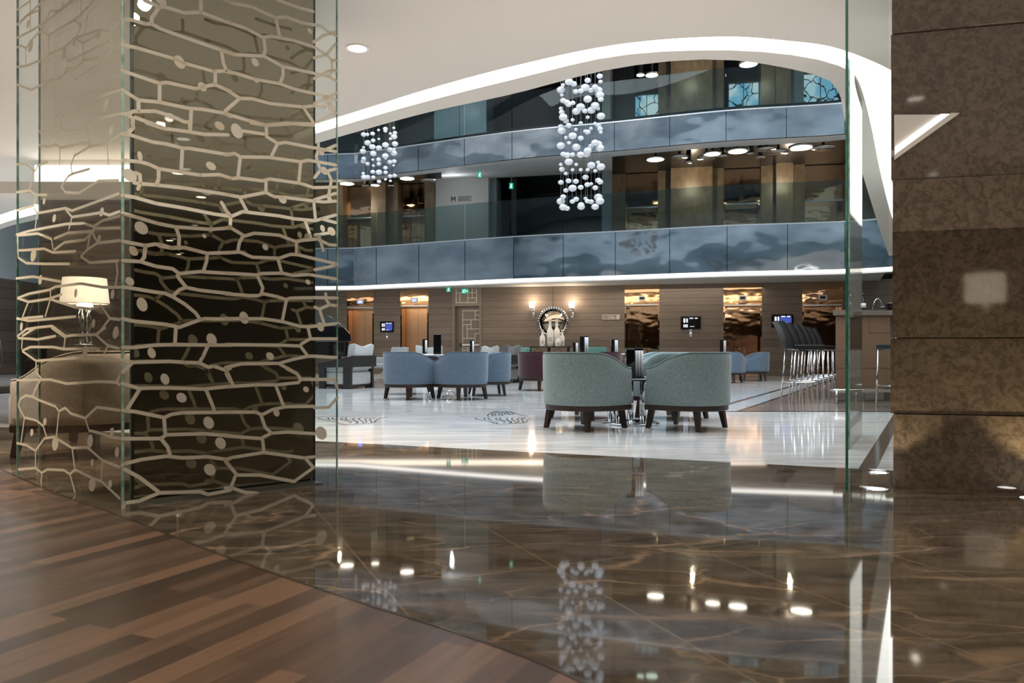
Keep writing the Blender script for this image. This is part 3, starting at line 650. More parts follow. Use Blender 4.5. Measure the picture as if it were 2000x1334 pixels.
A3 = [[(300, 0), (480, 60), (720, 90), (900, 120), (1150, 125)], [(750, 0), (755, 90)], [(50, 115), (100, 115), (160, 50), (150, 0)], [(100, 115), (200, 150), (360, 200), (500, 220), (680, 265), (740, 265), (1140, 330), (1174, 325)], [(672, 265), (660, 500)],
      [(50, 390), (220, 405), (320, 430), (430, 480), (660, 515), (860, 545), (1060, 540), (1174, 575)], [(425, 480), (425, 580), (405, 640)], [(170, 625), (250, 635), (420, 650), (700, 680), (1060, 735), (1174, 755)], [(50, 755), (170, 775), (400, 840), (700, 890), (1000, 950), (1174, 975)],
      [(50, 945), (200, 985), (420, 1050), (600, 1085), (960, 1110), (1174, 1095)], [(605, 1090), (640, 1190), (635, 1310)], [(1080, 830), (1155, 960)], [(50, 1235), (290, 1280), (380, 1265), (450, 1270), (550, 1300), (690, 1300), (830, 1334)], [(285, 1280), (285, 1334)], [(185, 520), (230, 540), (235, 625), (210, 690)]]
A4 = [[(270, 0), (420, 25), (690, 10), (860, 10), (920, 15)], [(425, 30), (430, 145), (545, 215)], [(180, 85), (420, 120)], [(545, 215), (630, 205), (920, 260), (1040, 280), (1150, 300)], [(545, 215), (475, 355)], [(0, 335), (100, 320), (155, 355), (450, 360), (780, 405), (870, 390), (1150, 440)],
      [(155, 360), (130, 575)], [(785, 405), (765, 620)], [(0, 560), (70, 580), (150, 575), (390, 605), (460, 585), (780, 630), (920, 675), (1150, 670)], [(422, 600), (422, 730)], [(0, 745), (160, 775), (420, 725), (510, 770), (600, 775), (930, 815), (1030, 825), (1150, 815)],
      [(150, 780), (230, 930)], [(50, 980), (180, 925), (560, 970), (720, 1000), (940, 1020), (1000, 1000), (1150, 960)], [(0, 905), (55, 970), (50, 1090), (200, 1180)], [(920, 820), (940, 1020)], [(1000, 1000), (1150, 1040)], [(830, 1020), (890, 1190)], [(0, 1095), (50, 1090)],
      [(200, 1180), (300, 1150), (560, 1170), (740, 1240), (800, 1225), (960, 1210), (1080, 1270), (1150, 1275)], [(740, 1240), (740, 1334)], [(130, 1334), (145, 1250), (180, 1185)], [(970, 215), (965, 290), (945, 355), (990, 490), (930, 570)], [(1070, 520), (1105, 600), (1075, 750)],
      [(930, 1170), (980, 1165), (1110, 1140)], [(975, 1180), (1020, 1330)], [(930, 800), (1150, 735)], [(1000, 300), (1150, 235)], [(1030, 510), (1150, 480)]]
A5 = [[(50, 155), (235, 165), (400, 215), (570, 240), (640, 290), (860, 270), (1174, 290)], [(285, 0), (275, 120), (240, 165)], [(430, 0), (560, 25), (700, 20), (930, 80), (1174, 70)], [(930, 90), (925, 160), (890, 270)], [(620, 310), (640, 345), (710, 430)],
      [(0, 430), (100, 435), (400, 485), (490, 495), (570, 530), (700, 610), (810, 700), (855, 765)], [(570, 530), (640, 460), (710, 435), (860, 465), (1174, 500)], [(0, 760), (160, 785), (500, 820), (640, 850), (860, 770), (900, 760), (1174, 765)], [(605, 850), (595, 1020)],
      [(0, 1060), (170, 1060), (400, 1035), (600, 1030), (950, 1035), (1174, 1035)], [(940, 1040), (885, 1160), (850, 1215)], [(0, 1195), (160, 1215), (530, 1205), (700, 1215), (850, 1220), (940, 1265), (1000, 1255), (1130, 1300), (1174, 1275)], [(150, 1220), (50, 1320)], [(1135, 1300), (1130, 1334)]]
A6 = [[(0, 75), (150, 65), (280, 120), (560, 130), (680, 90), (760, 95), (1160, 190)], [(740, 0), (740, 85)], [(545, 130), (590, 290)], [(0, 285), (330, 305), (370, 290), (590, 285), (700, 310), (870, 300), (1150, 345)], [(335, 315), (390, 440), (370, 505)],
      [(0, 500), (250, 520), (340, 520), (390, 500), (540, 530), (630, 560), (680, 545), (920, 540), (1165, 545)], [(635, 570), (595, 770)], [(1045, 500), (1050, 560), (1085, 615), (1160, 625)], [(1085, 615), (980, 660), (930, 640)], [(980, 660), (1030, 820)],
      [(0, 760), (390, 760), (590, 790), (780, 840), (870, 845), (1040, 825), (1160, 810)], [(860, 850), (885, 960)], [(1160, 970), (880, 970), (790, 1025), (780, 1045)], [(0, 1030), (560, 1035), (780, 1045), (860, 1150)], [(0, 1270), (170, 1230), (560, 1225), (700, 1185), (860, 1150), (920, 1150), (1160, 1165)],
      [(560, 1230), (750, 1334)], [(0, 1280), (20, 1334)], [(930, 250), (1150, 205)]]
A7 = [[(0, 140), (200, 185), (300, 180), (480, 180), (800, 190), (1048, 165)], [(205, 190), (85, 380)], [(1010, 0), (1010, 50), (1048, 120)], [(820, 195), (885, 350), (895, 390)], [(0, 390), (160, 400), (430, 455), (500, 425), (600, 410), (1048, 405)], [(430, 460), (440, 600)],
      [(0, 655), (400, 650), (450, 615), (800, 605), (1048, 625)], [(400, 650), (465, 730), (485, 800)], [(0, 900), (60, 885), (220, 845), (450, 815), (600, 830), (830, 820), (1020, 845), (1048, 835)], [(60, 935), (200, 1010), (390, 1155), (770, 1145), (840, 1170), (1048, 1130)],
      [(390, 1155), (200, 1230), (60, 1250), (50, 1300)], [(1000, 850), (1048, 920)]]
A8 = [[(0, 170), (290, 150), (480, 150), (680, 130), (700, 100), (1010, 100), (1040, 180)], [(570, 0), (670, 50), (700, 100)], [(470, 160), (540, 345)], [(20, 40), (70, 155)], [(0, 405), (280, 405), (340, 430), (440, 380), (560, 355), (820, 350)], [(330, 430), (370, 545), (430, 600)],
      [(0, 625), (330, 650), (430, 600), (580, 590), (830, 605)], [(345, 660), (360, 775)], [(1045, 270), (960, 360), (830, 365)], [(0, 845), (70, 825), (360, 780), (620, 815), (730, 830), (830, 820)], [(0, 860), (100, 980), (50, 1110)], [(100, 990), (320, 990), (640, 1050), (820, 920), (740, 830)], [(0, 1110), (60, 1110), (180, 1150), (300, 1160)]]
WL = tiles([(230, 0, 5.336, A1), (440, 0, 5.335, A2), (230, 240, 5.336, A3), (440, 240, 5.335, A4), (230, 480, 5.336, A5), (440, 480, 5.335, A6), (230, 720, 4.764, A7), (440, 720, 4.764, A8)])
WD = [(230, 0, 5.336, [(643, 648, 60, 65), (880, 905, 43, 45), (450, 10, 60, 45), (1060, 1310, 50, 40)]), (440, 0, 5.335, [(320, 835, 26, 26), (310, 650, 38, 42), (880, 325, 24, 27), (1060, 1045, 48, 50), (1105, 1125, 42, 45)]),
      (230, 240, 5.336, [(1060, 35, 52, 40), (230, 345, 26, 48), (970, 450, 54, 42), (125, 548, 72, 68), (245, 1095, 68, 66), (160, 1325, 42, 40), (900, 1180, 22, 22)]),
      (440, 240, 5.335, [(120, 85, 60, 75), (595, 800, 40, 40), (415, 1295, 30, 32), (1030, 500, 35, 40), (1000, 300, 28, 40), (1085, 790, 25, 26), (1105, 1130, 40, 44), (1012, 1100, 24, 35)]),
      (230, 480, 5.336, [(125, 372, 45, 44), (165, 60, 45, 44), (252, 612, 55, 72), (977, 978, 52, 65), (352, 1118, 42, 55)]), (440, 480, 5.335, [(860, 378, 25, 27), (195, 750, 48, 64), (990, 845, 36, 48), (465, 1150, 40, 40)]),
      (230, 720, 4.764, [(438, 97, 40, 52), (592, 270, 46, 46), (845, 503, 48, 58), (955, 693, 48, 55), (855, 940, 52, 55)]), (440, 720, 4.764, [(750, 193, 26, 28), (475, 410, 28, 36), (890, 600, 52, 62)])]
B1 = [[(50, 75), (150, 10)], [(60, 190), (130, 115), (215, 75)], [(120, 360), (150, 310), (235, 225), (300, 85), (380, 80), (480, 0)], [(235, 230), (290, 265), (290, 390)], [(290, 260), (480, 150), (530, 110), (630, 0)], [(480, 150), (530, 190), (495, 280)], [(530, 110), (530, 0)], [(575, 120), (560, 240)],
      [(50, 500), (130, 490), (210, 455), (235, 460), (300, 400), (400, 360), (480, 285), (660, 225), (730, 230), (830, 150)], [(235, 460), (235, 620)], [(400, 360), (430, 460), (410, 550)], [(430, 460), (735, 310), (735, 230)], [(735, 310), (770, 365), (830, 330)], [(770, 365), (690, 460), (490, 590)], [(120, 360), (120, 490)], [(50, 355), (85, 340), (120, 360)],
      [(50, 630), (160, 670), (310, 590), (380, 580), (440, 510), (490, 510), (550, 450), (660, 430)], [(400, 860), (580, 800), (640, 740), (720, 700), (830, 670)], [(390, 950), (330, 920), (350, 870), (400, 860), (385, 960)], [(220, 980), (380, 960), (440, 975), (560, 950), (640, 890), (830, 845)], [(570, 960), (600, 1080)],
      [(220, 1080), (290, 1095), (340, 1075), (380, 1100), (580, 1060), (600, 1090), (720, 1070), (830, 1000)], [(725, 1070), (735, 1220)], [(600, 1090), (480, 1160), (455, 1230), (465, 1300)], [(375, 1100), (370, 1220)], [(50, 1225), (115, 1220), (185, 1275), (210, 1235), (280, 1205)], [(545, 320), (545, 450)], [(495, 290), (545, 320), (670, 250)]]
B2 = [[(190, 0), (155, 170)], [(50, 185), (155, 170), (205, 205), (290, 205)], [(205, 205), (190, 290), (50, 330)], [(190, 310), (215, 350), (200, 470)], [(215, 350), (440, 310), (490, 330), (860, 195)], [(440, 320), (490, 380), (465, 480)], [(405, 140), (460, 60), (490, 40), (630, 0)], [(405, 140), (440, 185), (545, 190), (700, 95), (860, 90)],
      [(490, 380), (720, 345), (785, 365), (870, 335)], [(50, 520), (150, 490), (280, 465), (440, 435), (580, 430), (660, 455), (730, 410), (830, 380), (870, 370)], [(60, 525), (220, 510), (330, 555), (340, 630)], [(350, 550), (460, 505), (660, 490), (660, 455)], [(660, 470), (870, 465)], [(350, 640), (430, 580), (590, 560), (650, 500), (690, 580)],
      [(60, 530), (65, 700), (130, 745), (280, 750), (470, 750)], [(60, 645), (270, 630), (340, 660), (520, 650)], [(560, 690), (610, 640), (690, 585), (870, 565)], [(560, 690), (630, 740), (860, 725)], [(610, 640), (640, 490)], [(840, 730), (850, 820), (835, 920)], [(50, 865), (180, 850), (400, 890)], [(60, 1020), (150, 985), (310, 955), (360, 930), (560, 905), (740, 935), (870, 935)],
      [(60, 1020), (145, 1050), (310, 1025), (410, 990)], [(145, 1050), (95, 1180), (260, 1165)], [(310, 1025), (510, 1090), (640, 1105), (720, 1080), (790, 1180), (690, 1310)], [(320, 960), (320, 1025), (280, 1160)], [(790, 1180), (870, 1190)], [(55, 1180), (150, 1200), (520, 1165)], [(60, 1320), (130, 1265), (230, 1250), (335, 1240), (440, 1320)]]
B3 = [[(85, 150), (90, 60), (180, 5)], [(60, 75), (200, 85), (330, 60)], [(300, 0), (400, 70), (390, 150)], [(400, 65), (450, 55), (620, 50), (690, 0)], [(620, 50), (710, 130), (680, 190)], [(710, 130), (790, 150)], [(90, 165), (150, 140), (310, 140), (390, 155), (620, 150), (650, 160)], [(90, 170), (190, 240), (185, 320), (230, 370)],
      [(50, 380), (290, 375), (410, 405), (640, 390), (770, 395), (795, 415)], [(770, 395), (795, 350)], [(190, 240), (400, 225), (600, 210), (790, 235)], [(220, 380), (180, 450), (165, 500)], [(60, 560), (75, 515), (115, 490), (165, 500), (200, 520), (330, 570), (355, 605), (400, 580), (440, 620), (545, 655), (630, 575), (795, 598)],
      [(60, 565), (105, 650), (190, 670), (240, 710), (265, 790)], [(105, 650), (80, 830)], [(355, 605), (335, 800)], [(545, 655), (575, 750)], [(580, 745), (640, 760), (730, 790), (795, 800)], [(50, 835), (120, 850), (185, 890), (250, 800), (320, 790), (450, 870), (560, 865), (670, 960), (795, 1008)],
      [(185, 890), (185, 1015), (230, 1050), (270, 1025), (390, 1030), (435, 1060), (470, 1025), (600, 1090), (660, 1110), (795, 1235)], [(60, 1025), (185, 1015)], [(450, 870), (470, 1025)], [(670, 960), (660, 1110)], [(435, 1060), (470, 1190)], [(230, 1050), (225, 1130)]]
SL = tiles([(20, 0, 3.813, B1), (20, 330, 4.043, B2), (20, 640, 3.704, B3)])
SD = [(20, 0, 3.813, [(155, 345, 18, 42), (405, 400, 18, 42), (295, 620, 18, 40), (715, 780, 18, 42), (755, 975, 15, 38), (135, 180, 12, 30), (660, 265, 12, 32), (482, 318, 10, 22)]),
      (20, 330, 4.043, [(270, 255, 25, 25), (350, 390, 14, 32), (185, 680, 22, 52), (240, 875, 14, 38), (520, 980, 12, 35), (810, 990, 14, 38), (725, 340, 18, 35), (705, 550, 14, 30), (835, 1285, 28, 42), (660, 1220, 13, 35), (90, 1245, 11, 35)]),
      (20, 640, 3.704, [(545, 170, 25, 38), (765, 38, 26, 42), (158, 758, 12, 28), (328, 835, 22, 55), (580, 820, 20, 50), (738, 752, 15, 30), (775, 900, 15, 38), (595, 1135, 25, 50), (725, 1130, 13, 30), (253, 680, 12, 28), (595, 978, 10, 28)])]
def etch(parent, P, U, L, lines, dots, w):
    """the etching lies on the pane's front face; each photo point is carried along its ray onto the pane"""
    B = Vector((U.y, -U.x)) if (U.y*GP.x-U.x*GP.y) > 0 else Vector((-U.y, U.x))
    front = -1 if True else 1
    N = Vector((-P.x, -P.y)); nn = Vector((-U.y, U.x)); nn = nn if nn.dot(N) > 0 else -nn
    mb = MB()
    def uv(px, py):
        t = onplane(px, P, U); Y = P.y+U.y*t; return Vector((t, CH-(py-HOR)*Y/F))
    def P3(t, z): return Vector((U.x*t+nn.x*0.002, U.y*t+nn.y*0.002, z))
    def ok(p): return -0.02 <= p.x <= L+0.02 and p.y > 0.0
    done = []
    for ln in lines:
        q = [uv(*p) for p in ln]
        for a, b in zip(q, q[1:]):
            if ok(a) and ok(b):
                a = Vector((min(max(a.x, 0.004), L-0.004), a.y)); b = Vector((min(max(b.x, 0.004), L-0.004), b.y))
                seg2d(mb, a, b, w, P3)
                for c in (a, b):
                    if not any((c-d_).length < 0.004 for d_ in done[-8:]):
                        done.append(c); mb.add([P3(c.x+w/2*math.cos(k*PI/4), c.y+w/2*math.sin(k*PI/4)) for k in range(8)], [tuple(range(8))])
    # the part of the pane above the photo's edge
    x = 0
    rnd = random.Random(3)
    for row in range(9):
        z = 2.45+row*0.07 if False else None
    for ox, oy, sc, D in dots:
        for x, y, rx, ry in D:
            c = uv(ox+x/sc, oy+y/sc)
            if not ok(c): continue
            Y = P.y+U.y*c.x; e = uv(ox+(x+rx)/sc, oy+y/sc); rw = abs(e.x-c.x); rh = ry/sc*Y/F
            rw = min(rw, rh*1.2)
            mb.add([P3(min(max(c.x+rw*math.cos(k*PI/12)+0.25*rw*math.sin(k*PI/12)*-1, 0.004), L-0.004), c.y+rh*math.sin(k*PI/12)) for k in range(24)], [tuple(range(24))])
    return mb.build('etched_pattern', M['etched'], parent, fix=False)
etch(wide, GP, GU, Lw, WL, WD, 0.0175)
etch(side, GP, LU, Ll, SL, SD, 0.0145)
# rows of the same leaf cells higher up the panes, above the photo's edge
def upper_cells(parent, P, U, L, seed):
    N = Vector((-P.x, -P.y)); nn = Vector((-U.y, U.x)); nn = nn if nn.dot(N) > 0 else -nn
    P3 = lambda t, z: Vector((U.x*t+nn.x*0.002, U.y*t+nn.y*0.002, z)); mb = MB(); r = random.Random(seed)
    z = 2.62; prev = None
    while z < 2.96:
        row = [(L*i/6, z+r.uniform(-0.025, 0.025)) for i in range(7)]; row = [(min(max(a, .004), L-.004), b) for a, b in row]
        for a, b in zip(row, row[1:]): seg2d(mb, a, b, 0.016, P3)
        if prev:
            for k in (1, 3, 5):
                kk = min(6, max(0, k+r.choice((0, 1, 0)))); seg2d(mb, row[kk], prev[kk], 0.016, P3)
        prev = row; z += 0.12
    return mb.build('etched_pattern', M['etched'], parent, fix=False)
upper_cells(side, GP, LU, Ll, 4)
# mirror pillar behind the wide pane
MP = GP+GB*0.15
ta, tb = onplane(262, MP, GU), onplane(612, MP, GU)
pl = MP+GU*ta; pr = MP+GU*tb
pil = empty('bronze_mirror_pillar', (pl.x, pl.y, 0), label='square pillar clad in bronze mirror glass inside the etched screen', cat='pillar')
rel = lambda v: (v.x-pl.x, v.y-pl.y)
br = pr+Vector((-0.30, 0.95)); bl = pl+Vector((-0.36, 0.95))
MB().prism([rel(pl), rel(pr), rel(pr+GB*0.02), rel(pl+GB*0.02)], 0.02, 2.998).build('mirror_panel', M['bronze_glass'], pil)
MB().prism([rel(pl+GB*0.021+GU*0.004), rel(pr+GB*0.021-GU*0.004), rel(br), rel(bl)], 0.0, 2.998).build('core', M['dark'], pil)
MB().prism([rel(pl-GU*0.012), rel(pl), rel(pl+GB*0.02), rel(pl-GU*0.012+GB*0.02)], 0.0, 2.998).build('edge_strip', M['dark'], pil)
MB().prism([rel(pr), rel(pr+GU*0.012), rel(pr+GU*0.012+GB*0.02), rel(pr+GB*0.02)], 0.0, 2.998).build('edge_strip', M['dark'], pil)
MB().prism([rel(pl-GB*0.12), rel(pr-GB*0.12), rel(pr), rel(pl)], 0.0, 0.012).build('floor_channel', M['steel'], pil)
# tinted inner pane towards the armchair
ip = pl+Vector((-0.03, 0.02)); Li = onplane(75, ip, LU)
pane('tinted_glass_pane', ip, LU, LB, Li, 2.998, 0.01, 'bronze tinted glass pane between the etched screen and the beige armchair', M['tint_glass'], M['glass_edge'])

# ================================================================ STONE PILLAR, CLEAR PANES
SP = Vector((2.085, 4.2)); SU = Vector((0.971, -0.239)); SN = Vector((-0.239, -0.971))
stp = empty('stone_pillar', (SP.x, SP.y, 0), label='massive pillar of polished brown veined stone courses', cat='pillar')
zs = [0, 0.41, 0.826, 1.69, 2.49, 2.998]; offs = [0.0, -0.012, 0.0, -0.010, 0.004]
for i in range(5):
    o = offs[i]; q = lambda t, d: (SU.x*t+SN.x*d, SU.y*t+SN.y*d)
    MB().prism([q(-o*-1 if o < 0 else -0.002*i, o), q(1.5, o), q(1.5, -1.1), q(0.34, -1.1)], zs[i]+(0.0015 if i else 0), zs[i+1]-0.0015).build('stone_course', M['stone'], stp, bevel=0.003)
MB().prism([(0.06, 0.04), (1.45*SU.x, 1.45*SU.y+0.04), (1.45*SU.x-0.1, 0.6), (0.40, 0.6)], 0.01, 2.99).build('core', M['dark'], stp)
# bright triangle on the stone, an added plate with a glowing edge
def sp3(px, py, d):
    t = onplane(px, SP, SU); Y = (SP+SU*t).y; z = CH-(py-HOR)*Y/F; p = SP+SU*t+SN*d; return Vector((p.x, p.y, z))
wl_ = empty('wall_light', tuple(sp3(1745, 225, 0)), label='triangular wall light with a glowing slanted edge high on the stone pillar', cat='wall light')
wo = Vector(wl_.location)
def tri(pts, d0, d1, m, name):
    mb = MB(); n = len(pts); a = [sp3(x, y, d0)-wo for x, y in pts]; b = [sp3(x, y, d1)-wo for x, y in pts]
    mb.add(a+b, [tuple(range(n)), tuple(reversed(range(n, 2*n)))]+[(i, (i+1) % n, n+(i+1) % n, n+i) for i in range(n)]); return mb.build(name, m, wl_)
tri([(1746, 226), (1842, 226), (1746, 292)], 0.004, 0.02, M['plaster'], 'back_plate')
tri([(1834, 226), (1852, 226), (1746, 304), (1746, 290)], 0.02, 0.032, M['led'], 'glow_strip')
tri([(1852, 226), (1868, 226), (1746, 313), (1746, 304)], 0.004, 0.05, M['plaster'], 'lip')
# clear pane beside the stone pillar
CP = Vector((fl(1655, 960).x, fl(1655, 960).y)); CD = (SP-CP+Vector((-0.01, 0.02))); CL = CD.length; CU = CD/CL; CB = Vector((-CU.y, CU.x))
cpn = pane('glass_door_leaf', CP, CU, CB, CL, 2.998, 0.014, 'clear frameless glass leaf standing against the stone pillar', M['glass'], M['glass_edge_dark'], 'glass door', far=False)
p6 = fl(1660, 878); p7 = fl(1684, 850)
D2 = (p7-p6); L2_ = D2.length; U2 = Vector((D2.x, D2.y))/L2_
pane('glass_door_leaf', Vector((p6.x, p6.y)), U2, Vector((-U2.y, U2.x)), L2_, 2.998, 0.014, 'open glass leaf seen edge-on behind the clear pane', M['smoke_glass'], M['glass_edge'], 'glass door', far=False)
for (px, py), lab in (((1712, 957), 'round floor uplight at the foot of the clear glass leaf'), ((1716, 925), 'round floor uplight on the white marble behind the glass leaf'), ((2012, 975), 'round floor uplight in the brown marble at the far end of the stone pillar base')):
    p = fl(px, py)
    r = empty('floor_uplight', (p.x, p.y, 0.003), label=lab, cat='floor light', group=None)
    MB().lathe([(0.062, 0), (0.062, 0.004), (0.045, 0.004), (0.045, 0.0)], seg=32, cap=False).build('rim', M['steel'], r)
    MB().lathe([(0.044, 0.0), (0.044, 0.003)], seg=32).build('lens', M['uplight'], r)
light('uplight_lamp', 'SPOT', (1.98, 4.02, 0.03), 9, (1.0, 0.85, 0.55), 0.02, target=(2.25, 4.25, 1.2), spot=1.3)
light('uplight_lamp', 'SPOT', (2.74, 3.86, 0.03), 14, (1.0, 0.82, 0.48), 0.02, target=(2.72, 4.1, 1.2), spot=1.5)
# ================================================================ LIFTS, DOOR AND WALL FITTINGS
def elevator(pa, pb, z0, zt, zd, label, metal, blue=False, depth=0.45, disp=True):
    a = wp(pa); b = wp(pb); Wd = (b-a).length
    ang = math.atan2(WU.y, WU.x)
    r = empty('elevator', (a.x, a.y, z0), ang, label, 'lift')
    h = zt-z0; hd = zd-z0; y = depth                       # local x along the wall, y into the wall
    MB().box(0, Wd, -0.01, y, hd+0.02, h).build('header_panel', M['brass'], r)
    MB().box(0, 0.05, 0.0, y, 0.005, hd).build('jamb', M['brass'], r); MB().box(Wd-0.05, Wd, 0.0, y, 0.005, hd).build('jamb', M['brass'], r)
    MB().box(0.0, Wd, 0.0, y, hd-0.03, hd+0.02).build('lintel', M['steel'], r)
    m = Wd/2
    MB().box(0.055, m-0.003, y-0.04, y, 0.01, hd-0.03).build('door_panel', metal, r); MB().box(m+0.003, Wd-0.055, y-0.04, y, 0.01, hd-0.03).build('door_panel', metal, r)
    MB().box(0.05, Wd-0.05, 0.0, y, 0.002, 0.008).build('threshold', M['steel'], r)
    if disp:
        zc = hd+(h-hd)*0.32
        d = MB().box(m-0.13, m+0.13, -0.03, -0.01, zc-0.08, zc+0.08).build('floor_display', M['paper'], r, bevel=0.01)
        MB().box(m-0.08, m+0.08, -0.036, -0.03, zc-0.045, zc+0.045).build('display_screen', M['blue_led'] if blue else M['dark'], d)
    return r
gt = lambda pa: wz(pa, 568)
elevator(678, 730, 0.0, 2.94, 2.32, 'copper-doored lift nearest the piano, with blue floor display', M['copper'], True)
elevator(782, 837, 0.0, 2.94, 2.36, 'copper-doored lift beside the patterned door, with blue floor display', M['copper'], True)
elevator(1220, 1288, 0.0, 2.95, 2.30, 'dark bronze lift just past the small wall sign', M['brass'])
elevator(1413, 1488, 0.0, 2.95, 2.25, 'dark bronze lift between the two black wall screens', M['brass'])
elevator(1567, 1647, 0.0, 2.95, 2.22, 'dark bronze lift partly behind the bar stools', M['brass'])
for pa, pb, lab in ((677, 730, 'dark lift on the lower gallery at its far end'), (783, 838, 'dark lift on the lower gallery beside the grey wall'), (1222, 1285, 'dark lift on the lower gallery behind the glass chandelier'),
                    (1413, 1485, 'dark lift on the lower gallery between two lit stone piers'), (1570, 1650, 'dark lift on the lower gallery at the end by the ceiling curve')):
    elevator(pa, pb, 3.2, 6.6, 5.5, lab, M['brass'], False, 0.45, False)

# patterned door
dz = wz(910, 598)
dr = empty('door_1', (*wp(884), 0.0), math.atan2(WU.y, WU.x)); tag(dr, 'grey-brown door with a pale inlaid rectangle pattern under a patterned panel', 'door', kind='structure')
Wd = (wp(941)-wp(884)).length; k = Wd/57.0
MB().box(0, 0.08, -0.04, 0.35, 0, 2.95).build('door_frame', M['counter'], dr); MB().box(Wd-0.08, Wd, -0.04, 0.35, 0, 2.95).build('door_frame', M['counter'], dr)
MB().box(0.08, Wd-0.08, -0.03, 0.35, dz, 2.95).build('header_panel', M['counter'], dr)
MB().box(0.08, Wd-0.08, 0.24, 0.28, 0.01, dz).build('door_leaf', M['counter'], dr)
ln = MB(); sc = wallY(910)/F
def dl(x0, y0, x1, y1, yy):   # photo px -> door frame local
    X0, X1 = (x0-884)*sc, (x1-884)*sc; Z0, Z1 = CH+(HOR-y0)*sc, CH+(HOR-y1)*sc; w = 0.012
    ln.box(min(X0, X1)-w, max(X0, X1)+w, yy-0.004, yy, min(Z0, Z1)-w, max(Z0, Z1)+w)
oo = lambda x, y: (800+x/5.56, 540+y/5.56)
for (x0, y0), (x1, y1) in [((510, 140), (510, 285)), ((510, 285), (738, 285)), ((738, 140), (738, 285)), ((510, 178), (738, 178)), ((552, 178), (552, 285)), ((640, 140), (640, 285)), ((690, 140), (690, 235)), ((640, 235), (738, 235))]:
    a = oo(x0, y0); b = oo(x1, y1); dl(a[0], a[1], b[0], b[1], -0.03)
for (x0, y0), (x1, y1) in [((560, 368), (760, 368)), ((560, 368), (560, 830)), ((560, 468), (750, 468)), ((700, 368), (700, 465)), ((700, 418), (765, 418)), ((750, 418), (750, 618)), ((655, 470), (655, 568)), ((560, 520), (655, 520)), ((610, 520), (610, 670)), ((610, 568), (750, 568)), ((700, 618), (765, 618)), ((700, 618), (700, 700)), ((560, 670), (700, 670)), ((560, 770), (650, 770)), ((620, 770), (620, 830)), ((560, 800), (620, 800))]:
    a = oo(x0, y0); b = oo(x1, y1); dl(a[0], a[1], b[0], b[1], 0.24)
ln.build('inlaid_lines', M['line'], dr)
hz_ = CH+(HOR-673.5)*sc
MB().box((900-884)*sc, (938-884)*sc, 0.17, 0.20, hz_-0.03, hz_+0.03).build('push_bar', M['paper'], dr, bevel=0.01)
MB().box((896-884)*sc, (900-884)*sc, 0.15, 0.24, hz_-0.05, hz_+0.05).build('door_handle', M['ink'], dr)

# wall screens with call plates
def screen(px, py, w, h, label, bright):
    c = wp(px); r = empty('wall_screen', (c.x, c.y, wz(px, py)), math.atan2(WU.y, WU.x), label, 'screen'); s = wallY(px)/F; w *= s; h *= s
    MB().box(-w/2, w/2, -0.05, -0.002, -h/2, h/2).build('housing', M['black'], r, bevel=0.02)
    m = MB().box(-w*0.10, w*0.40, -0.053, -0.05, -h*0.33, h*0.36)
    m.build('display', M['screen'], r) if bright else None
    t = MB()
    for x, z, a, b in ((-.36, .02, .09, .30), (-.22, .02, .07, .30), (-.36, -.34, .05, .22), (-.28, -.34, .05, .22), (-.20, -.34, .05, .22), (-.06, .30, .18, .07), (.20, .30, .14, .07), (-.04, -.30, .22, .03)):
        t.box(x*w, (x+a)*w, -0.055, -0.0535, z*h, (z+b)*h)
    t.build('screen_text', M['screen_white'], r)
    return r
screen(756.5, 638.5, 28, 21, 'black wall screen with bright blue display beside the copper lifts', True)
screen(1349, 630.5, 38, 26, 'black wall screen nearly dark, on the boards after the first bronze lift', False)
screen(1528, 627, 41, 26, 'black wall screen with white and blue writing above the bar stools', True)
for px, py, lab in ((756, 658, 'small steel call plate under the blue wall screen'), (1349, 650.5, 'small steel call plate under the dark wall screen'), (1527, 651, 'small steel call plate beside the first bar stool back')):
    c = wp(px); r = empty('call_plate', (c.x, c.y, wz(px, py)), math.atan2(WU.y, WU.x), lab, 'call button')
    MB().box(-0.045, 0.045, -0.015, -0.001, -0.12, 0.12).build('plate', M['steel'], r, bevel=0.004); MB().lathe([(0.018, 0), (0.018, 0.01)], seg=12, mtx=Matrix.Translation((0, -0.014, 0)) @ Matrix.Rotation(PI/2, 4, 'X')).build('button', M['led'], r)
# sign plate
c = wp(1193); sg = empty('direction_sign', (c.x, c.y, wz(1193, 619.5)), math.atan2(WU.y, WU.x), 'small pale direction sign with two lines of dark lettering and an arrow', 'sign')
s = wallY(1193)/F
MB().box(-17.5*s, 17.5*s, -0.03, -0.015, -4.6*s, 4.6*s).build('plate', M['signplate'], sg)
MB().box(-17.9*s, -17.3*s, -0.035, -0.001, -5.4*s, 5.4*s).build('side_clip', M['steel'], sg); MB().box(17.3*s, 17.9*s, -0.035, -0.001, -5.4*s, 5.4*s).build('side_clip', M['steel'], sg)
tx = MB()
for line, zz in (('RESTAURANT, BAR & PATISSERIE', 0.7), ('RESTORAN, SPA & BAR', -3.2)):
    h = 2.3*s; L, wdt = letters(line, h, 0.18); sc_ = min(1, 28*s/wdt)
    for a, b in L: seg2d(tx, (a[0]*sc_-16.3*s, a[1]+zz*s), (b[0]*sc_-16.3*s, b[1]+zz*s), 0.009, lambda x, z: Vector((x, -0.032, z)))
tx.add([Vector((14.6*s, -0.032, 1.5*s)), Vector((16.4*s, -0.032, 0)), Vector((14.6*s, -0.032, -1.5*s))], [(0, 1, 2)])
tx.build('lettering', M['ink'], sg, fix=False)
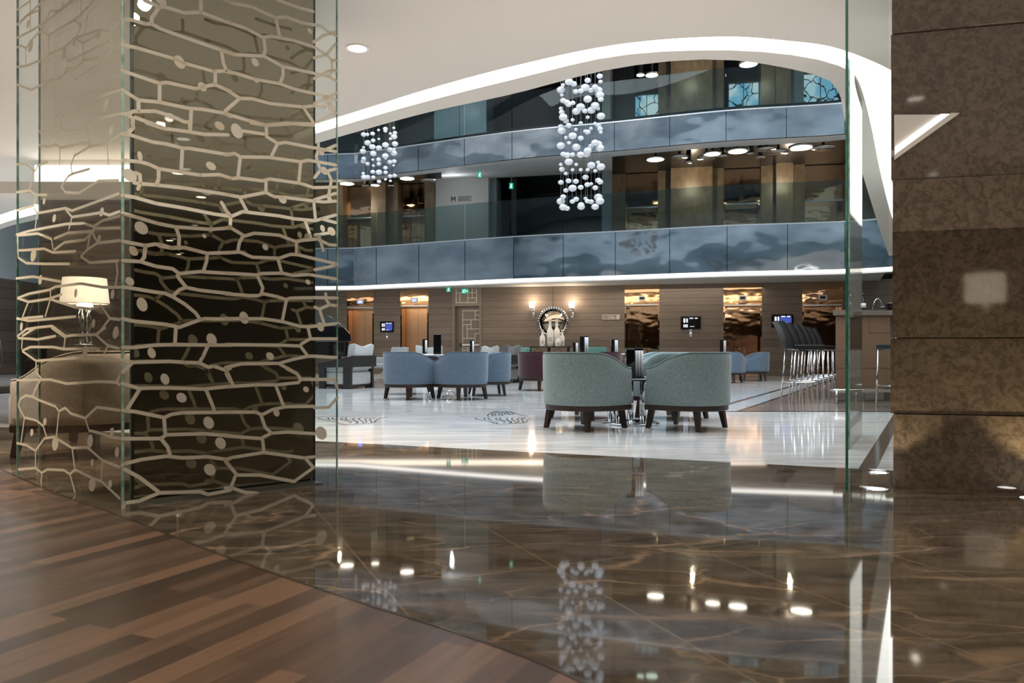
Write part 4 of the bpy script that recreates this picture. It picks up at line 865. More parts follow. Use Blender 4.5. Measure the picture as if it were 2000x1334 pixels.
# M sign on the grey gallery wall
def msign(px, py, h, lab, plate):
    c = wp(px, 0.6 if plate else 0.3); s = c.y/F
    r = empty('wall_sign', (c.x, c.y, CH+(HOR-py)*s), math.atan2(WU.y, WU.x), lab, 'sign'); hh = h*s
    mb = MB(); L, w = letters('M', hh, 0)
    for a, b in L: seg2d(mb, (a[0]-w/2, a[1]-hh/2), (b[0]-w/2, b[1]-hh/2), 0.035, lambda x, z: Vector((x, -0.012, z)))
    mb.build('letter', M['ink'], r, fix=False)
    if plate:
        MB().box(-6.5*s, 6.5*s, -0.006, -0.001, -7*s, 7*s).build('plate', M['greywall'], r)
        t = MB()
        for z in (4, 1.3, -1.3, -4): t.box(10*s, (36 if z in (4, -4) else 33)*s, -0.006, -0.001, z*s-0.01, z*s+0.012)
        t.box(10*s, 10.7*s, -0.006, -0.001, -4*s, 4*s); t.box(35.3*s, 36*s, -0.006, -0.001, -4*s, 4*s)
        t.build('text_lines', M['ink'], r)
msign(895, 389, 10, 'letter M sign with a panel of small text on the grey gallery wall', True)
msign(629, 409, 9, 'letter M sign seen through the edge of the etched glass', False)
# exit signs hanging from the soffits
def exit_sign(px, py, w, h, Y, two, lab):
    p = at(px, py, Y); s = Y/F; r = empty('exit_sign', tuple(p), 0, lab, 'exit sign')
    MB().box(-w/2*s, w/2*s, 0, 0.03, -h/2*s, h/2*s).build('panel', M['exit_green'], r)
    f = MB(); u = h*s
    cx = -w*0.22*s if two else 0
    P = lambda x, z: Vector((x, -0.003, z))
    f.add([P(cx+0.07*u*math.cos(k*PI/5)+0.05*u, 0.30*u+0.07*u*math.sin(k*PI/5)) for k in range(10)], [tuple(range(10))])
    for a, b in (((.02, .2), (-.04, -.08)), ((-.04, -.08), (.10, -.22)), ((.10, -.22), (.06, -.42)), ((-.04, -.08), (-.14, -.25)), ((-.14, -.25), (-.28, -.30)), ((.02, .18), (.18, .08)), ((.02, .18), (-.14, .06))):
        seg2d(f, (cx+a[0]*u, a[1]*u), (cx+b[0]*u, b[1]*u), 0.09*u, P)
    if two:
        seg2d(f, (0.12*w*s, 0), (0.40*w*s, 0), 0.12*u, P)
        f.add([P(0.40*w*s, 0.2*u), P(0.40*w*s, -0.2*u), P(0.48*w*s, 0)], [(0, 1, 2)]); seg2d(f, (0.02*w*s, -.4*u), (0.02*w*s, .4*u), 0.08*u, P)
    f.build('pictogram', M['exit_white'], r, fix=False)
    MB().cyl((0, 0.015), 0.006, h/2*s, h/2*s+0.35).build('hanger', M['steel'], r)
exit_sign(876, 565.5, 8, 9, 23.2, False, 'small green exit sign nearer the copper lifts')
exit_sign(908, 568.5, 13, 9, 23.6, True, 'wider green exit sign above the patterned door')
exit_sign(937, 341, 7.5, 11, 22.3, False, 'green exit sign under the upper gallery soffit before the grey wall')
exit_sign(998.5, 363, 8, 11, 24.5, False, 'green exit sign at the mouth of the dark upper passage')

# round mirror, sconces, console and ceramic bottles
ang = math.atan2(WU.y, WU.x)
c = wp(1080); s = wallY(1080)/F; mr = empty('round_mirror', (c.x, c.y, wz(1080, 629)), ang, 'round wall mirror with a studded chrome rim', 'mirror')
RX = Matrix.Rotation(PI/2, 4, 'X')
MB().lathe([(0.0001, 0), (25.5*s, 0), (25.5*s, 0.035), (0.0001, 0.035)], seg=48, mtx=RX).build('mirror_glass', M['mirror'], mr)
f = MB()
f.lathe([(25.5*s, 0.0), (31*s, 0), (31*s, 0.03), (28.5*s, 0.055), (25.5*s, 0.038)], seg=48, mtx=RX, cap=False)
f.build('mirror_rim', M['chrome'], mr)
st = MB()
for k in range(36):
    a = 2*PI*k/36; st.lathe([(0.028, 0), (0.02, 0.02), (0.001, 0.028)], (28.6*s*math.cos(a), 28.6*s*math.sin(a), 0.05), 8, mtx=RX)
tag(st.build('rim_studs', M['dark'], mr))
def sconce(px, lab):
    c = wp(px); z = wz(px, 603); r = empty('wall_sconce', (c.x, c.y, z), ang, lab, 'wall lamp')
    MB().box(-0.05, 0.05, -0.02, -0.001, -0.30, 0.02).build('back_plate', M['chrome'], r, bevel=0.008)
    MB().tube([(0, -0.02, -0.18), (0, -0.14, -0.20), (0, -0.2, -0.08), (0, -0.2, 0.02)], 0.018).build('arm', M['chrome'], r)
    MB().lathe([(0.03, -0.10), (0.055, -0.06), (0.02, -0.02), (0.06, 0.01), (0.10, 0.015)], (0, -0.2, 0), 16).build('crystal_cup', M['chrome'], r)
    MB().lathe([(0.055, 0.0), (0.085, 0.05), (0.095, 0.14), (0.09, 0.20), (0.085, 0.20), (0.05, 0.02)], (0, -0.2, 0.015), 20, cap=False).build('glass_shade', M['bulb'], r)
    p = c+WN*0.3
    light('sconce_lamp', 'POINT', (p.x, p.y, z+0.25), 16, (1.0, 0.76, 0.52), 0.06)
sconce(1041, 'bright glass wall sconce beside the mirror, over the dark console end')
sconce(1118, 'bright glass wall sconce on the mirror side towards the small sign')
cY = 24.9; s = cY/F
ct = at(1072, 677, cY); cons = empty('console_table', (ct.x, ct.y, 0), ang, 'dark slim console table under the round mirror', 'console table'); h = ct.z
MB().box(-42*s, 44*s, -0.2, 0.2, h-0.03, h).build('table_top', M['frame_black'], cons)
for x in (-38, 0, 38): MB().box(x*s-0.02, x*s+0.02, -0.17, -0.13, 0, h-0.03).build('leg', M['frame_black'], cons); MB().box(x*s-0.02, x*s+0.02, 0.13, 0.17, 0, h-0.03).build('leg', M['frame_black'], cons)
MB().box(-40*s, 42*s, -0.16, 0.16, h-0.32, h-0.29).build('shelf_rail', M['frame_black'], cons)
MB().tube([(-36*s, -.15, h-.3), (-20*s, -.15, h-.05), (0, -.15, h-.28), (20*s, -.15, h-.05), (36*s, -.15, h-.3)], 0.01).build('cross_brace', M['frame_black'], cons)
def bottle(px, top, bot, w, dy, lab, m='porcelain', fig=True):
    Y = cY+dy; s = Y/F; z1 = CH+(HOR-top)*s; H = (bot-top)*s; z0 = h; H = z1-z0
    p = at(px, 680, Y); r = w*s/2
    o = empty('bottle_vase', (p.x, p.y, z0), 0, lab, 'vase', 'white bottle vases on the console')
    MB().lathe([(r*0.92, 0), (r, 0.01), (r, H*0.52), (r*0.85, H*0.60), (r*0.42, H*0.70), (r*0.36, H*0.97), (r*0.45, H*0.975), (r*0.45, H), (r*0.2, H)], seg=20).build('bottle_body', M[m], o)
    t = MB(); t.add([Vector((r*1.01*math.sin(a), -r*1.01*math.cos(a), z)) for z in (H*.18, H*.34) for a in (-.45, -.15, .15, .45)], [(0, 1, 5, 4), (1, 2, 6, 5), (2, 3, 7, 6)])
    t.build('printed_mark', M['signplate'], o, fix=False)
bottle(1074.5, 623, 674, 13, 0.02, 'tallest white ceramic bottle vase, darker mark on its front')
bottle(1087.5, 624, 672, 13, 0.12, 'tall white ceramic bottle vase just behind the tallest one')
bottle(1059.5, 644, 673, 11, -0.05, 'short white bottle vase at the end of the group nearest the dark lounge chair')
bottle(1090, 655, 673, 11, -0.10, 'short white bottle vase standing before the second tall one')
bottle(1098, 644, 672, 10, 0.12, 'white bottle vase at the group end towards the small sign')

# ================================================================ LAMPS UNDER THE GALLERIES
def disc_lamp(px, py, zl, r, lit, zc, lab, grp):
    p = cz(px, py, zl); o = empty('disc_lamp', (p.x, p.y, zl), 0, lab, 'ceiling lamp', grp)
    MB().lathe([(r*0.96, 0.0), (r, 0.015), (r, 0.05), (r*0.5, 0.07), (0.03, 0.075)], seg=28).build('lamp_disc', M['steel'], o)
    MB().cyl((0, 0), 0.04 if r > 0.2 else 0.07, 0.07, zc-zl).build('stem', M['frame_black'], o)
    MB().lathe([(r*0.85, -0.004), (r*0.85, 0.0)], seg=28).build('lamp_lens', M['lampdisc'] if lit else M['steel'], o)
GL = 'disc lamps under the upper gallery'
for px, py, r, lit in ((1280, 312, .28, 1), (1327, 308, .24, 0), (1345, 318, .13, 0), (1380, 310, .26, 0), (1392, 301, .24, 1), (1411, 306, .14, 0), (1441, 296, .29, 1), (1467, 301, .10, 0), (1497, 293, .25, 0), (1485, 308, .12, 0), (1520, 299, .28, 0), (1565, 289, .33, 1), (1608, 291, .30, 0),
                       (795, 349, .26, 1), (678, 359, .26, 1), (765, 364, .12, 0), (716, 364, .14, 0), (733, 362, .16, 1), (838, 354, .28, 0)):
    disc_lamp(px, py, 6.22, r, lit, 6.62, ('glowing disc lamp' if lit else 'unlit steel disc lamp')+' hanging under the upper gallery', GL+(' lit' if lit else ' unlit'))
for px, py, r in ((1273, 147, .22), (1251, 147, .14), (1462, 126, .30)): disc_lamp(px, py, 9.35, r, 1, 10.4, 'glowing disc lamp above the top gallery', 'disc lamps above the top gallery')
for px in (700, 1350, 1528): p = wp(px, 1.6); light('gallery_lamp', 'POINT', (p.x, p.y, 6.1), 42, (1.0, 0.80, 0.55), 0.03)
for px in (1350, 1500): p = wp(px, 1.8); light('gallery_lamp', 'POINT', (p.x, p.y, 9.6), 34, (1.0, 0.84, 0.62), 0.03)
p = wp(915, 2.0); light('gallery_lamp', 'POINT', (p.x, p.y, 5.9), 22, (0.9, 0.95, 1.0), 0.03)
p = wp(905, 2.5); light('gallery_lamp', 'POINT', (p.x, p.y, 9.4), 30, (0.85, 0.93, 1.0), 0.03)

# ceiling downlights
def downlight(p, lab, grp=None, r=0.085):
    o = empty('downlight', (p.x, p.y, HC), 0, lab, 'downlight', grp)
    MB().lathe([(r, -0.006), (r, 0), (r*0.8, 0), (r*0.8, -0.006), (r, -0.006)], seg=28, cap=False).build('rim', M['white_trim'], o)
    MB().lathe([(r*0.78, -0.003), (r*0.78, 0)], seg=28).build('lamp_lens', M['lampdisc'], o)
downlight(cz(698, 94, HC), 'round recessed downlight in the pale ceiling beside the etched glass')
lab = 'round recessed downlight over the lounge, mirrored in the bronze pillar'
for x, y in ((2.2, 1.2), (3.4, 0.4), (4.8, -0.2), (1.0, -1.6), (2.4, -2.2), (4.0, -2.8), (5.6, -3.2), (7.2, -2.0), (8.6, -3.4), (6.4, -5.0), (8.8, -5.6), (10.6, -4.6), (-1.5, 1.0), (-3.4, 2.2), (10.8, -6.6), (7.6, -6.8)):
    downlight(Vector((x, y, 0)), lab, 'lounge downlights mirrored in the pillar')

# ================================================================ CHANDELIERS OF RIBBED GLASS
prof = []
nr = 16
for i in range(nr+1):
    a = -PI/2+PI*i/nr; rr = math.cos(a); z = math.sin(a)*0.72; rr *= (1.0 if i % 2 else 0.86)
    prof.append((max(rr*0.5, 0.004), z*0.5))
BALL = None
def chandelier(pts, ox, oy, sc, Y, rad, ztop, lab, cx):
    global BALL
    c = at(cx, 300, Y); r = empty('chandelier', (c.x, c.y, ztop), 0, lab, 'chandelier')
    wires = MB(); seen = {}
    for i, (x, y, d) in enumerate(pts):
        px = ox+x/sc; py = oy+y/sc
        col = round(px/4); dx = (px-cx)/F*Y; k = max(0.0, rad*rad-dx*dx)**0.5
        if col not in seen: seen[col] = (k*0.9)*(1 if len(seen) % 2 else -1)*(0.3+0.7*random.random())
        p = at(px, py, Y+seen[col]); D = d/sc*Y/F*1.0
        if BALL is None:
            b = MB().lathe(prof, seg=20).build('glass_ball', M['ball']); BALL = b
        else:
            b = BALL.copy(); COL.objects.link(b)
        b.parent = r; b.location = Vector(p)-Vector(r.location); b.scale = (D, D, D)
        seen[('b', col)] = (p.x, p.y, min(p.z, seen.get(('b', col), (0, 0, 99))[2]))
    for kx, v in seen.items():
        if isinstance(kx, tuple): wires.cyl((v[0]-c.x, v[1]-c.y), 0.0022, v[2]-ztop, 0.0, 4)
    w = wires.build('hanging_wires', M['wire'], r); w['kind'] = 'stuff'
    MB().lathe([(rad*1.02, 0), (rad*1.02, 0.08)], seg=32).build('ceiling_plate', M['chrome'], r)
BIG = [(495, 268, 75), (535, 285, 60), (443, 295, 38), (425, 337, 76), (433, 382, 36), (762, 218, 56), (657, 254, 56), (769, 265, 40), (636, 316, 80), (721, 312, 56), (552, 352, 54), (597, 346, 52), (685, 340, 54), (749, 340, 78), (764, 382, 76), (657, 417, 78), (771, 419, 54), (445, 430, 56), (478, 446, 60), (528, 450, 48), (491, 462, 60), (595, 485, 78), (721, 474, 78), (747, 500, 38), (557, 523, 78), (634, 520, 54), (689, 513, 78), (425, 498, 40), (433, 531, 54), (445, 574, 78), (469, 608, 54), (526, 598, 38), (657, 575, 38), (771, 565, 78), (597, 625, 38), (721, 630, 38), (752, 646, 54), (493, 646, 56), (425, 656, 54), (764, 676, 54), (555, 681, 38), (687, 672, 38), (636, 696, 40), (657, 703, 54), (433, 692, 78), (526, 736, 78), (597, 756, 54), (469, 751, 38), (495, 797, 38), (771, 705, 38), (721, 797, 72), (749, 808, 76), (764, 842, 78), (687, 826, 54), (557, 834, 80), (425, 822, 78), (657, 866, 76), (647, 895, 70), (595, 900, 68), (526, 900, 52), (478, 904, 64), (445, 895, 54), (493, 962, 78), (747, 967, 40), (688, 992, 78), (771, 1005, 80), (425, 985, 38), (557, 985, 38), (435, 1027, 56), (526, 1031, 38), (597, 1031, 38), (657, 1031, 38), (723, 1040, 38), (469, 1063, 40), (638, 1095, 58), (491, 1127, 54), (555, 1131, 56), (425, 1140, 54), (749, 1122, 58), (766, 1137, 56), (655, 1160, 54), (687, 1153, 38), (526, 1190, 78), (597, 1183, 54), (723, 1187, 54), (469, 1210, 50), (445, 1265, 54), (749, 1268, 80), (557, 1286, 56), (764, 1303, 80), (638, 1280, 38), (425, 1305, 80), (524, 1306, 50), (655, 1303, 50), (687, 1308, 54), (600, 1335, 60), (445, 1356, 74), (478, 1366, 54), (600, 1352, 70), (722, 1352, 70)]
SM = [(490, 725, 50), (522, 724, 36), (568, 717, 44), (620, 686, 28), (679, 675, 44), (679, 694, 36), (752, 668, 30), (722, 716, 28), (762, 710, 42), (754, 744, 60), (722, 762, 28), (622, 763, 26), (573, 776, 42), (525, 797, 62), (680, 815, 62), (762, 806, 60), (566, 832, 60), (490, 836, 28), (623, 841, 58), (485, 870, 60), (718, 856, 54), (755, 852, 30), (752, 886, 62), (574, 890, 60), (678, 911, 60), (491, 934, 44), (569, 942, 28), (620, 941, 44), (681, 932, 28), (488, 958, 48), (716, 964, 48), (755, 957, 46), (525, 979, 42), (574, 995, 28), (623, 979, 42), (750, 993, 28), (679, 1014, 42), (487, 1062, 34), (569, 1048, 44), (623, 1052, 60), (681, 1054, 42), (494, 1095, 56), (527, 1094, 48), (574, 1096, 40), (719, 1086, 44), (759, 1081, 44), (680, 1114, 28), (624, 1133, 42), (722, 1127, 28)]
chandelier(BIG, 1000, 100, 4.4475, 16.9, 0.52, 9.2, 'large hanging chandelier column of ribbed white glass balls', 1135)
chandelier(SM, 600, 100, 4.4475, 19.6, 0.44, 9.0, 'smaller hanging chandelier of ribbed white glass balls over the copper lifts', 740)

# ================================================================ SEATING
def U_path(r, arm, n=28, a0=1.0):
    """plan path of a tub chair: front +Y; from one arm front round the back to the other"""
    pts = []
    for i in range(5): pts.append((r, arm*(1-i/5)))
    for i in range(n+1):
        a = -PI*i/n
        pts.append((r*math.cos(a)*1.0, r*abs(math.sin(a))*-1.0))
    for i in range(1, 6): pts.append((-r, arm*i/5))
    return pts
def tub_chair(label, fab, group=None, wid=0.40, H=0.745, arm_h=0.60, arm=0.22, name='tub_chair'):
    r = empty(name, (0, 0, 0), 0, label, 'armchair', group)
    P = [Vector((x, y, 0)) for x, y in U_path(wid, arm)]
    th = 0.085; rows = []; zb = 0.245; top = []
    n = len(P)
    for i, p in enumerate(P):
        a = P[max(i-1, 0)]; b = P[min(i+1, n-1)]; d = (b-a).normalized(); nin = Vector((d.y, -d.x, 0))
        if nin.dot(-p+Vector((0, 0.05, 0))) < 0: nin = -nin
        # angle from the back centre
        ang_ = math.degrees(math.atan2(abs(p.x), -p.y)) if p.y < 0 else 90+p.y/arm*45
        t = min(1, max(0, (ang_-55)/80)); ht = H-(H-arm_h)*(t*t*(3-2*t))
        fl_ = 1+0.035*(ht-zb)
        o = p; q = p+nin*th
        prof_ = [(p*0.965, zb), (p*0.995, zb+0.06), (p*1.015, ht-0.10), (p*1.015, ht-0.03), (p*1.008+nin*0.008, ht-0.008), (p+nin*0.03, ht), (q-nin*0.022, ht-0.002), (q, ht-0.022), (q, ht-0.08), (q, zb+0.02)]
        rows.append([Vector((v.x, v.y, z)) for v, z in prof_]); top.append(Vector((p.x*1.008+nin.x*0.006, p.y*1.008+nin.y*0.006, ht-0.004)))
    mb = MB(); mb.sheet(rows, closed=True)
    mb.add(rows[0], [tuple(range(10))]); mb.add(rows[-1], [tuple(range(10))])
    mb.build('backrest', fab, r)
    MB().tube(top, 0.006, 6).build('piping', fab, r)
    # seat cushion
    ins = th+0.004; w2 = wid-ins; S_ = []
    for i in range(21): a = -PI*i/20; S_.append((w2*math.cos(a), w2*math.sin(a)))
    fr_ = arm+0.065
    rw = []
    outline = [(wid-0.004, arm+0.002), ] if False else []
    out = [(w2, arm), (wid-0.02, arm+0.005), (wid-0.02, fr_-0.03), (wid-0.06, fr_), (0.0, fr_+0.012), (-wid+0.06, fr_), (-wid+0.02, fr_-0.03), (-wid+0.02, arm+0.005), (-w2, arm)]+[(x, y) for x, y in reversed(S_)]
    zl = [(0.245, 0.985), (0.26, 1.0), (0.43, 1.0), (0.455, 0.985), (0.468, 0.93), (0.472, 0.6), (0.474, 0.02)]
    rw = [[Vector((x*k, y*k if y < 0 else y*k, z)) for x, y in out] for z, k in zl]
    mb = MB(); nn = len(out); vs = [p for R_ in rw for p in R_]; fs = []
    for i in range(len(rw)-1):
        for k in range(nn): k2 = (k+1) % nn; fs.append((i*nn+k, i*nn+k2, (i+1)*nn+k2, (i+1)*nn+k))
    fs.append(tuple(range(nn))); fs.append(tuple(range((len(rw)-1)*nn, len(rw)*nn)))
    mb.add(vs, fs, True).build('seat_cushion', fab, r)
    # dark plinth and legs
    base = [(x*0.95, y*0.95) for x, y in U_path(wid, arm+0.05)]
    MB().prism(base, 0.195, 0.245).build('seat_rail', M['darkwood'], r, bevel=0.004)
    k = wid/0.40
    for sx in (-1, 1):
        for sy in (-1, 1):
            x, y = 0.245*k*sx, (0.255*k if sy > 0 else -0.225*k); w = 0.028; e = 0.020
            bx, by = x+0.025*sx, y+0.03*sy
            MB().hexa([Vector((bx+a*e, by+b*e, 0.006)) for a, b in ((-1, -1), (1, -1), (1, 1), (-1, 1))], [Vector((x+a*w, y+b*w, 0.2)) for a, b in ((-1, -1), (1, -1), (1, 1), (-1, 1))]).build('leg', M['darkwood'], r, bevel=0.003)
    return r
def face(fx, fy): return math.atan2(fy, fx)-PI/2
tub = tub_chair('grey-teal tub chair seen from behind, at the menu table, standing before the round mirror', M['teal'])
tub.location = (0.705, 7.48, 0); tub.rotation_euler[2] = face(.60, .55)
G = None
dup(tub, (1.715, 7.48, 0), face(-.62, .55), 'grey-teal tub chair seen from behind, the one closer to the bar stools')
dup(tub, (1.80, 8.62, 0), face(-.65, -.5), 'grey-teal tub chair across the low table, its arm showing between the near pair')
dup(tub, (0.80, 8.66, 0), face(.65, -.5), 'grey-teal tub chair behind the near one, only its legs showing')
bl_ = tub_chair('slate-blue tub chair with its back turned, nearest the copper lifts', M['blue'])
bl_.location = (-1.64, 12.2, 0); bl_.rotation_euler[2] = face(.55, .65)
dup(bl_, (-0.78, 12.15, 0), face(-.55, .65), 'slate-blue tub chair with its back turned, beside the shell motif on the floor')
dup(bl_, (-1.85, 13.6, 0), face(.7, -.5), 'slate-blue tub chair on the far side of the round table, facing this way')
dup(bl_, (-0.42, 13.2, 0), face(-.8, -.15), 'slate-blue tub chair seen side-on behind the round table, next to the dark lounge chair')
dup(bl_, (5.2, 18.6, 0), face(.5, .7), 'slate-blue tub chair half hidden by the near teal one, below the dark wall screen')
dup(bl_, (6.2, 19.75, 0), face(-.95, .1), 'slate-blue tub chair turned sideways next to the bar stools')
lb = dup(bl_, (2.05, 12.2, 0), face(-.9, .1), 'pale blue tub chair, only its arm and back showing behind the menu holder', swap=(M['blue'], M['lightblue']))
mr_ = dup(bl_, (0.52, 14.9, 0), face(.55, .5), 'maroon tub chair before the dark console table', swap=(M['blue'], M['maroon']))
dup(mr_, (1.72, 14.9, 0), face(-.55, .5), 'maroon tub chair behind the tall menu holder, nearer the first bronze lift')
be = tub_chair('large beige armchair seen through the etched and tinted glass', M['beige'], wid=0.46, H=0.755, arm_h=0.56, arm=0.22, name='beige_armchair')
be.location = (-3.14, 5.66, 0); be.rotation_euler[2] = face(-.95, .10)

# lounge chairs with black frame
def lounge_chair(lab, fab, cush, loc, rz, headrest=True):
    r = empty('lounge_chair', loc, rz, lab, 'lounge chair')
    w = 0.40
    for sx in (-1, 1):
        MB().box(sx*w-0.035, sx*w+0.035, -0.40, -0.22, 0.0, 0.56).build('leg', M['frame_black'], r, bevel=0.005)
        MB().box(sx*w-0.035, sx*w+0.035, 0.22, 0.36, 0.0, 0.46).build('leg', M['frame_black'], r, bevel=0.005)
        MB().hexa([Vector((sx*w-0.04, -0.42, 0.44)), Vector((sx*w+0.04, -0.42, 0.44)), Vector((sx*w+0.04, 0.38, 0.42)), Vector((sx*w-0.04, 0.38, 0.42))],
                  [Vector((sx*w-0.04, -0.42, 0.66)), Vector((sx*w+0.04, -0.42, 0.66)), Vector((sx*w+0.04, 0.38, 0.52)), Vector((sx*w-0.04, 0.38, 0.52))]).build('armrest', M['frame_black'], r, bevel=0.01)
    MB().box(-w-0.04, w+0.04, -0.46, -0.41, 0.44, 0.67).build('back_rail', M['frame_black'], r, bevel=0.01)
    MB().box(-w+0.04, w-0.04, -0.36, 0.34, 0.03, 0.08).build('base_board', M['frame_black'], r)
    MB().box(-w+0.045, w-0.045, -0.38, 0.36, 0.08, 0.34).build('seat_base', fab, r, bevel=0.03)
    MB().box(-w+0.045, w-0.045, -0.34, 0.38, 0.34, 0.43).build('seat_cushion', cush, r, bevel=0.035)
    rows = []
    for i in range(9):
        x = -0.34+0.68*i/8; sag = 0.03*math.cos(i/8*PI*2)
        rows.append([Vector((x, -0.40, 0.40)), Vector((x, -0.46, 0.86+sag)), Vector((x*0.98, -0.40, 0.89+sag)), Vector((x, -0.30, 0.86+sag)), Vector((x, -0.22, 0.42))])
    mb = MB().sheet(rows, closed=True); mb.add(rows[0], [tuple(range(5))]); mb.add(rows[-1], [tuple(range(5))])
    mb.build('back_cushion', cush, r)
    return r
p = at(663, 757, 15.3)
lounge_chair('pale grey lounge chair with wide black wooden frame, beside the black piano', M['palegrey'], M['palegrey'], (p.x, 15.9, 0), face(-.75, .30))
p = at(844, 700, 20.5); lounge_chair('white lounge chair whose high back shows above the blue chairs, under the taller menu holder', M['palegrey'], M['palegrey'], (p.x, 20.3, 0), face(.05, 1))
p = at(972, 700, 18.4); lounge_chair('dark grey high-backed lounge chair seen from behind its arm', M['darkgrey'], M['darkgrey'], (p.x, 18.6, 0), face(-.9, .45))
p = at(934, 700, 20.8); lounge_chair('white lounge chair showing a plump cushion next to the dark one', M['palegrey'], M['palegrey'], (p.x, 20.8, 0), face(-.8, -.5))
# aqua chairs with dark side panels
def aqua_chair(lab, loc, rz):
    r = empty('side_panel_chair', loc, rz, lab, 'armchair')
    for sx in (-1, 1):
        MB().hexa([Vector((sx*.34-.025, -.38, 0)), Vector((sx*.34+.025, -.38, 0)), Vector((sx*.34+.025, .36, 0)), Vector((sx*.34-.025, .36, 0))],
                  [Vector((sx*.34-.025, -.42, .66)), Vector((sx*.34+.025, -.42, .66)), Vector((sx*.34+.025, .36, .52)), Vector((sx*.34-.025, .36, .52))]).build('side_panel', M['darkwood'], r, bevel=0.006)
    MB().box(-.31, .31, -.34, .38, .10, .44).build('seat_cushion', M['aqua'], r, bevel=.05)
    MB().hexa([Vector((-.31, -.40, .36)), Vector((.31, -.40, .36)), Vector((.31, -.22, .36)), Vector((-.31, -.22, .36))], [Vector((-.31, -.52, .88)), Vector((.31, -.52, .88)), Vector((.31, -.38, .90)), Vector((-.31, -.38, .90))]).build('back_cushion', M['aqua'], r, bevel=.04)
    MB().box(-.31, .31, -.34, .32, .03, .10).build('base_board', M['darkwood'], r)
p = at(1000, 700, 24.3); aqua_chair('aqua upholstered chair with dark side panels against the boarded wall', (p.x, 24.3, 0), face(-.9, -.5))
p = at(1160, 700, 23.6); aqua_chair('aqua upholstered chair whose back edge shows between the menu holders', (p.x, 23.6, 0), face(-.3, -.9))
# grey swivel chair
p = at(756, 700, 20.2)
sw = empty('swivel_chair', (p.x, 20.4, 0), face(-.55, -.75), 'mid-grey shell chair on thin steel legs before the copper lifts', 'armchair')
MB().box(-.34, .34, -.30, .36, .32, .44).build('seat_cushion', M['midgrey'], sw, bevel=.04)
MB().hexa([Vector((-.32, -.36, .34)), Vector((.32, -.36, .34)), Vector((.32, -.26, .34)), Vector((-.32, -.26, .34))], [Vector((-.30, -.50, .86)), Vector((.30, -.50, .86)), Vector((.30, -.40, .88)), Vector((-.30, -.40, .88))]).build('backrest', M['midgrey'], sw, bevel=.03)
for sx in (-1, 1): MB().box(sx*.40-.05, sx*.40+.05, -.36, .34, .34, .60).build('armrest', M['midgrey'], sw, bevel=.03)
for k in range(4):
    a = PI/4+k*PI/2; MB().tube([(0.04*math.cos(a), .04*math.sin(a), .33), (.34*math.cos(a), .34*math.sin(a), .012)], [.02, .011]).build('leg', M['chrome'], sw)

# dining-style black oval back chair at the picture edge
p = at(-8, 760, 6.6); oc = empty('oval_back_chair', (p.x, 6.6, 0), face(.2, 1), 'black chair with an oval framed back at the edge by the beige armchair', 'chair')
el = [(0.26*math.cos(a)*1.0, 0.0, 0.66+0.27*math.sin(a)) for a in [2*PI*k/28 for k in range(28)]]
MB().tube([(x, -.22+0.0*z, z+.06) for x, _, z in el], 0.022, 8, closed=True).build('back_frame', M['frame_black'], oc)
mb = MB(); vs = [Vector((x*.92, -.22, .72+(z-.66)*.92)) for x, _, z in el]; vs2 = [v+Vector((0, .03, 0)) for v in vs]; n = len(vs)
mb.add(vs+vs2, [tuple(range(n)), tuple(range(n, 2*n))]+[(i, (i+1) % n, n+(i+1) % n, n+i) for i in range(n)]).build('back_pad', M['leather'], oc)
MB().box(-.24, .24, -.22, .24, .40, .47).build('seat', M['leather'], oc, bevel=.02)
for sx in (-1, 1):
    for y in (-.21, .21): MB().tube([(sx*.2, y, .41), (sx*.22, y*1.1, 0.004)], [.02, .013]).build('leg', M['frame_black'], oc)

# ================================================================ TABLES, MENU HOLDERS
tb_ = empty('low_table', (1.235, 8.02, 0), 0, 'low round glass table on a ring of chrome tubes between the grey-teal chairs', 'table')
MB().lathe([(.33, 0), (.335, .006), (.335, .014), (.33, .02)], (0, 0, .455), 40).build('table_top', M['black'], tb_)
MB().lathe([(.30, .0), (.30, .012), (.285, .02)], seg=40).build('base_disc', M['chrome'], tb_)
for k in range(10):
    a = 2*PI*k/10+.2; MB().cyl((.22*math.cos(a), .22*math.sin(a)), .024, .02, .455, 14).build('chrome_tube', M['chrome'], tb_)
def round_table(x, y, h, r, lab, m='tabletop'):
    t = empty('round_table', (x, y, 0), 0, lab, 'table')
    MB().lathe([(r-.01, 0), (r, .006), (r, .02), (r-.01, .026)], (0, 0, h-.026), 40).build('table_top', M[m], t)
    MB().lathe([(.03, .06), (.03, h-.05), (.12, h-.03)], seg=16).build('column', M['chrome'], t)
    for k in range(4):
        a = k*PI/2+.5; MB().tube([(0, 0, .10), (.18*math.cos(a), .18*math.sin(a), .085), (.29*math.cos(a), .29*math.sin(a), .012)], .014).build('foot', M['chrome'], t)
round_table(-1.18, 12.85, .705, .37, 'round white-topped table on four chrome feet among the slate-blue chairs')
round_table(1.1, 15.4, .715, .42, 'round table with menu holders between the maroon chairs')
round_table(5.25, 19.9, .71, .38, 'round table between the two far slate-blue chairs')
round_table(-.96, 18.0, .70, .30, 'round table behind the slate-blue group carrying a slim menu holder')
round_table(2.12, 16.3, .715, .32, 'round table behind the maroon chairs, under the small wall sign')
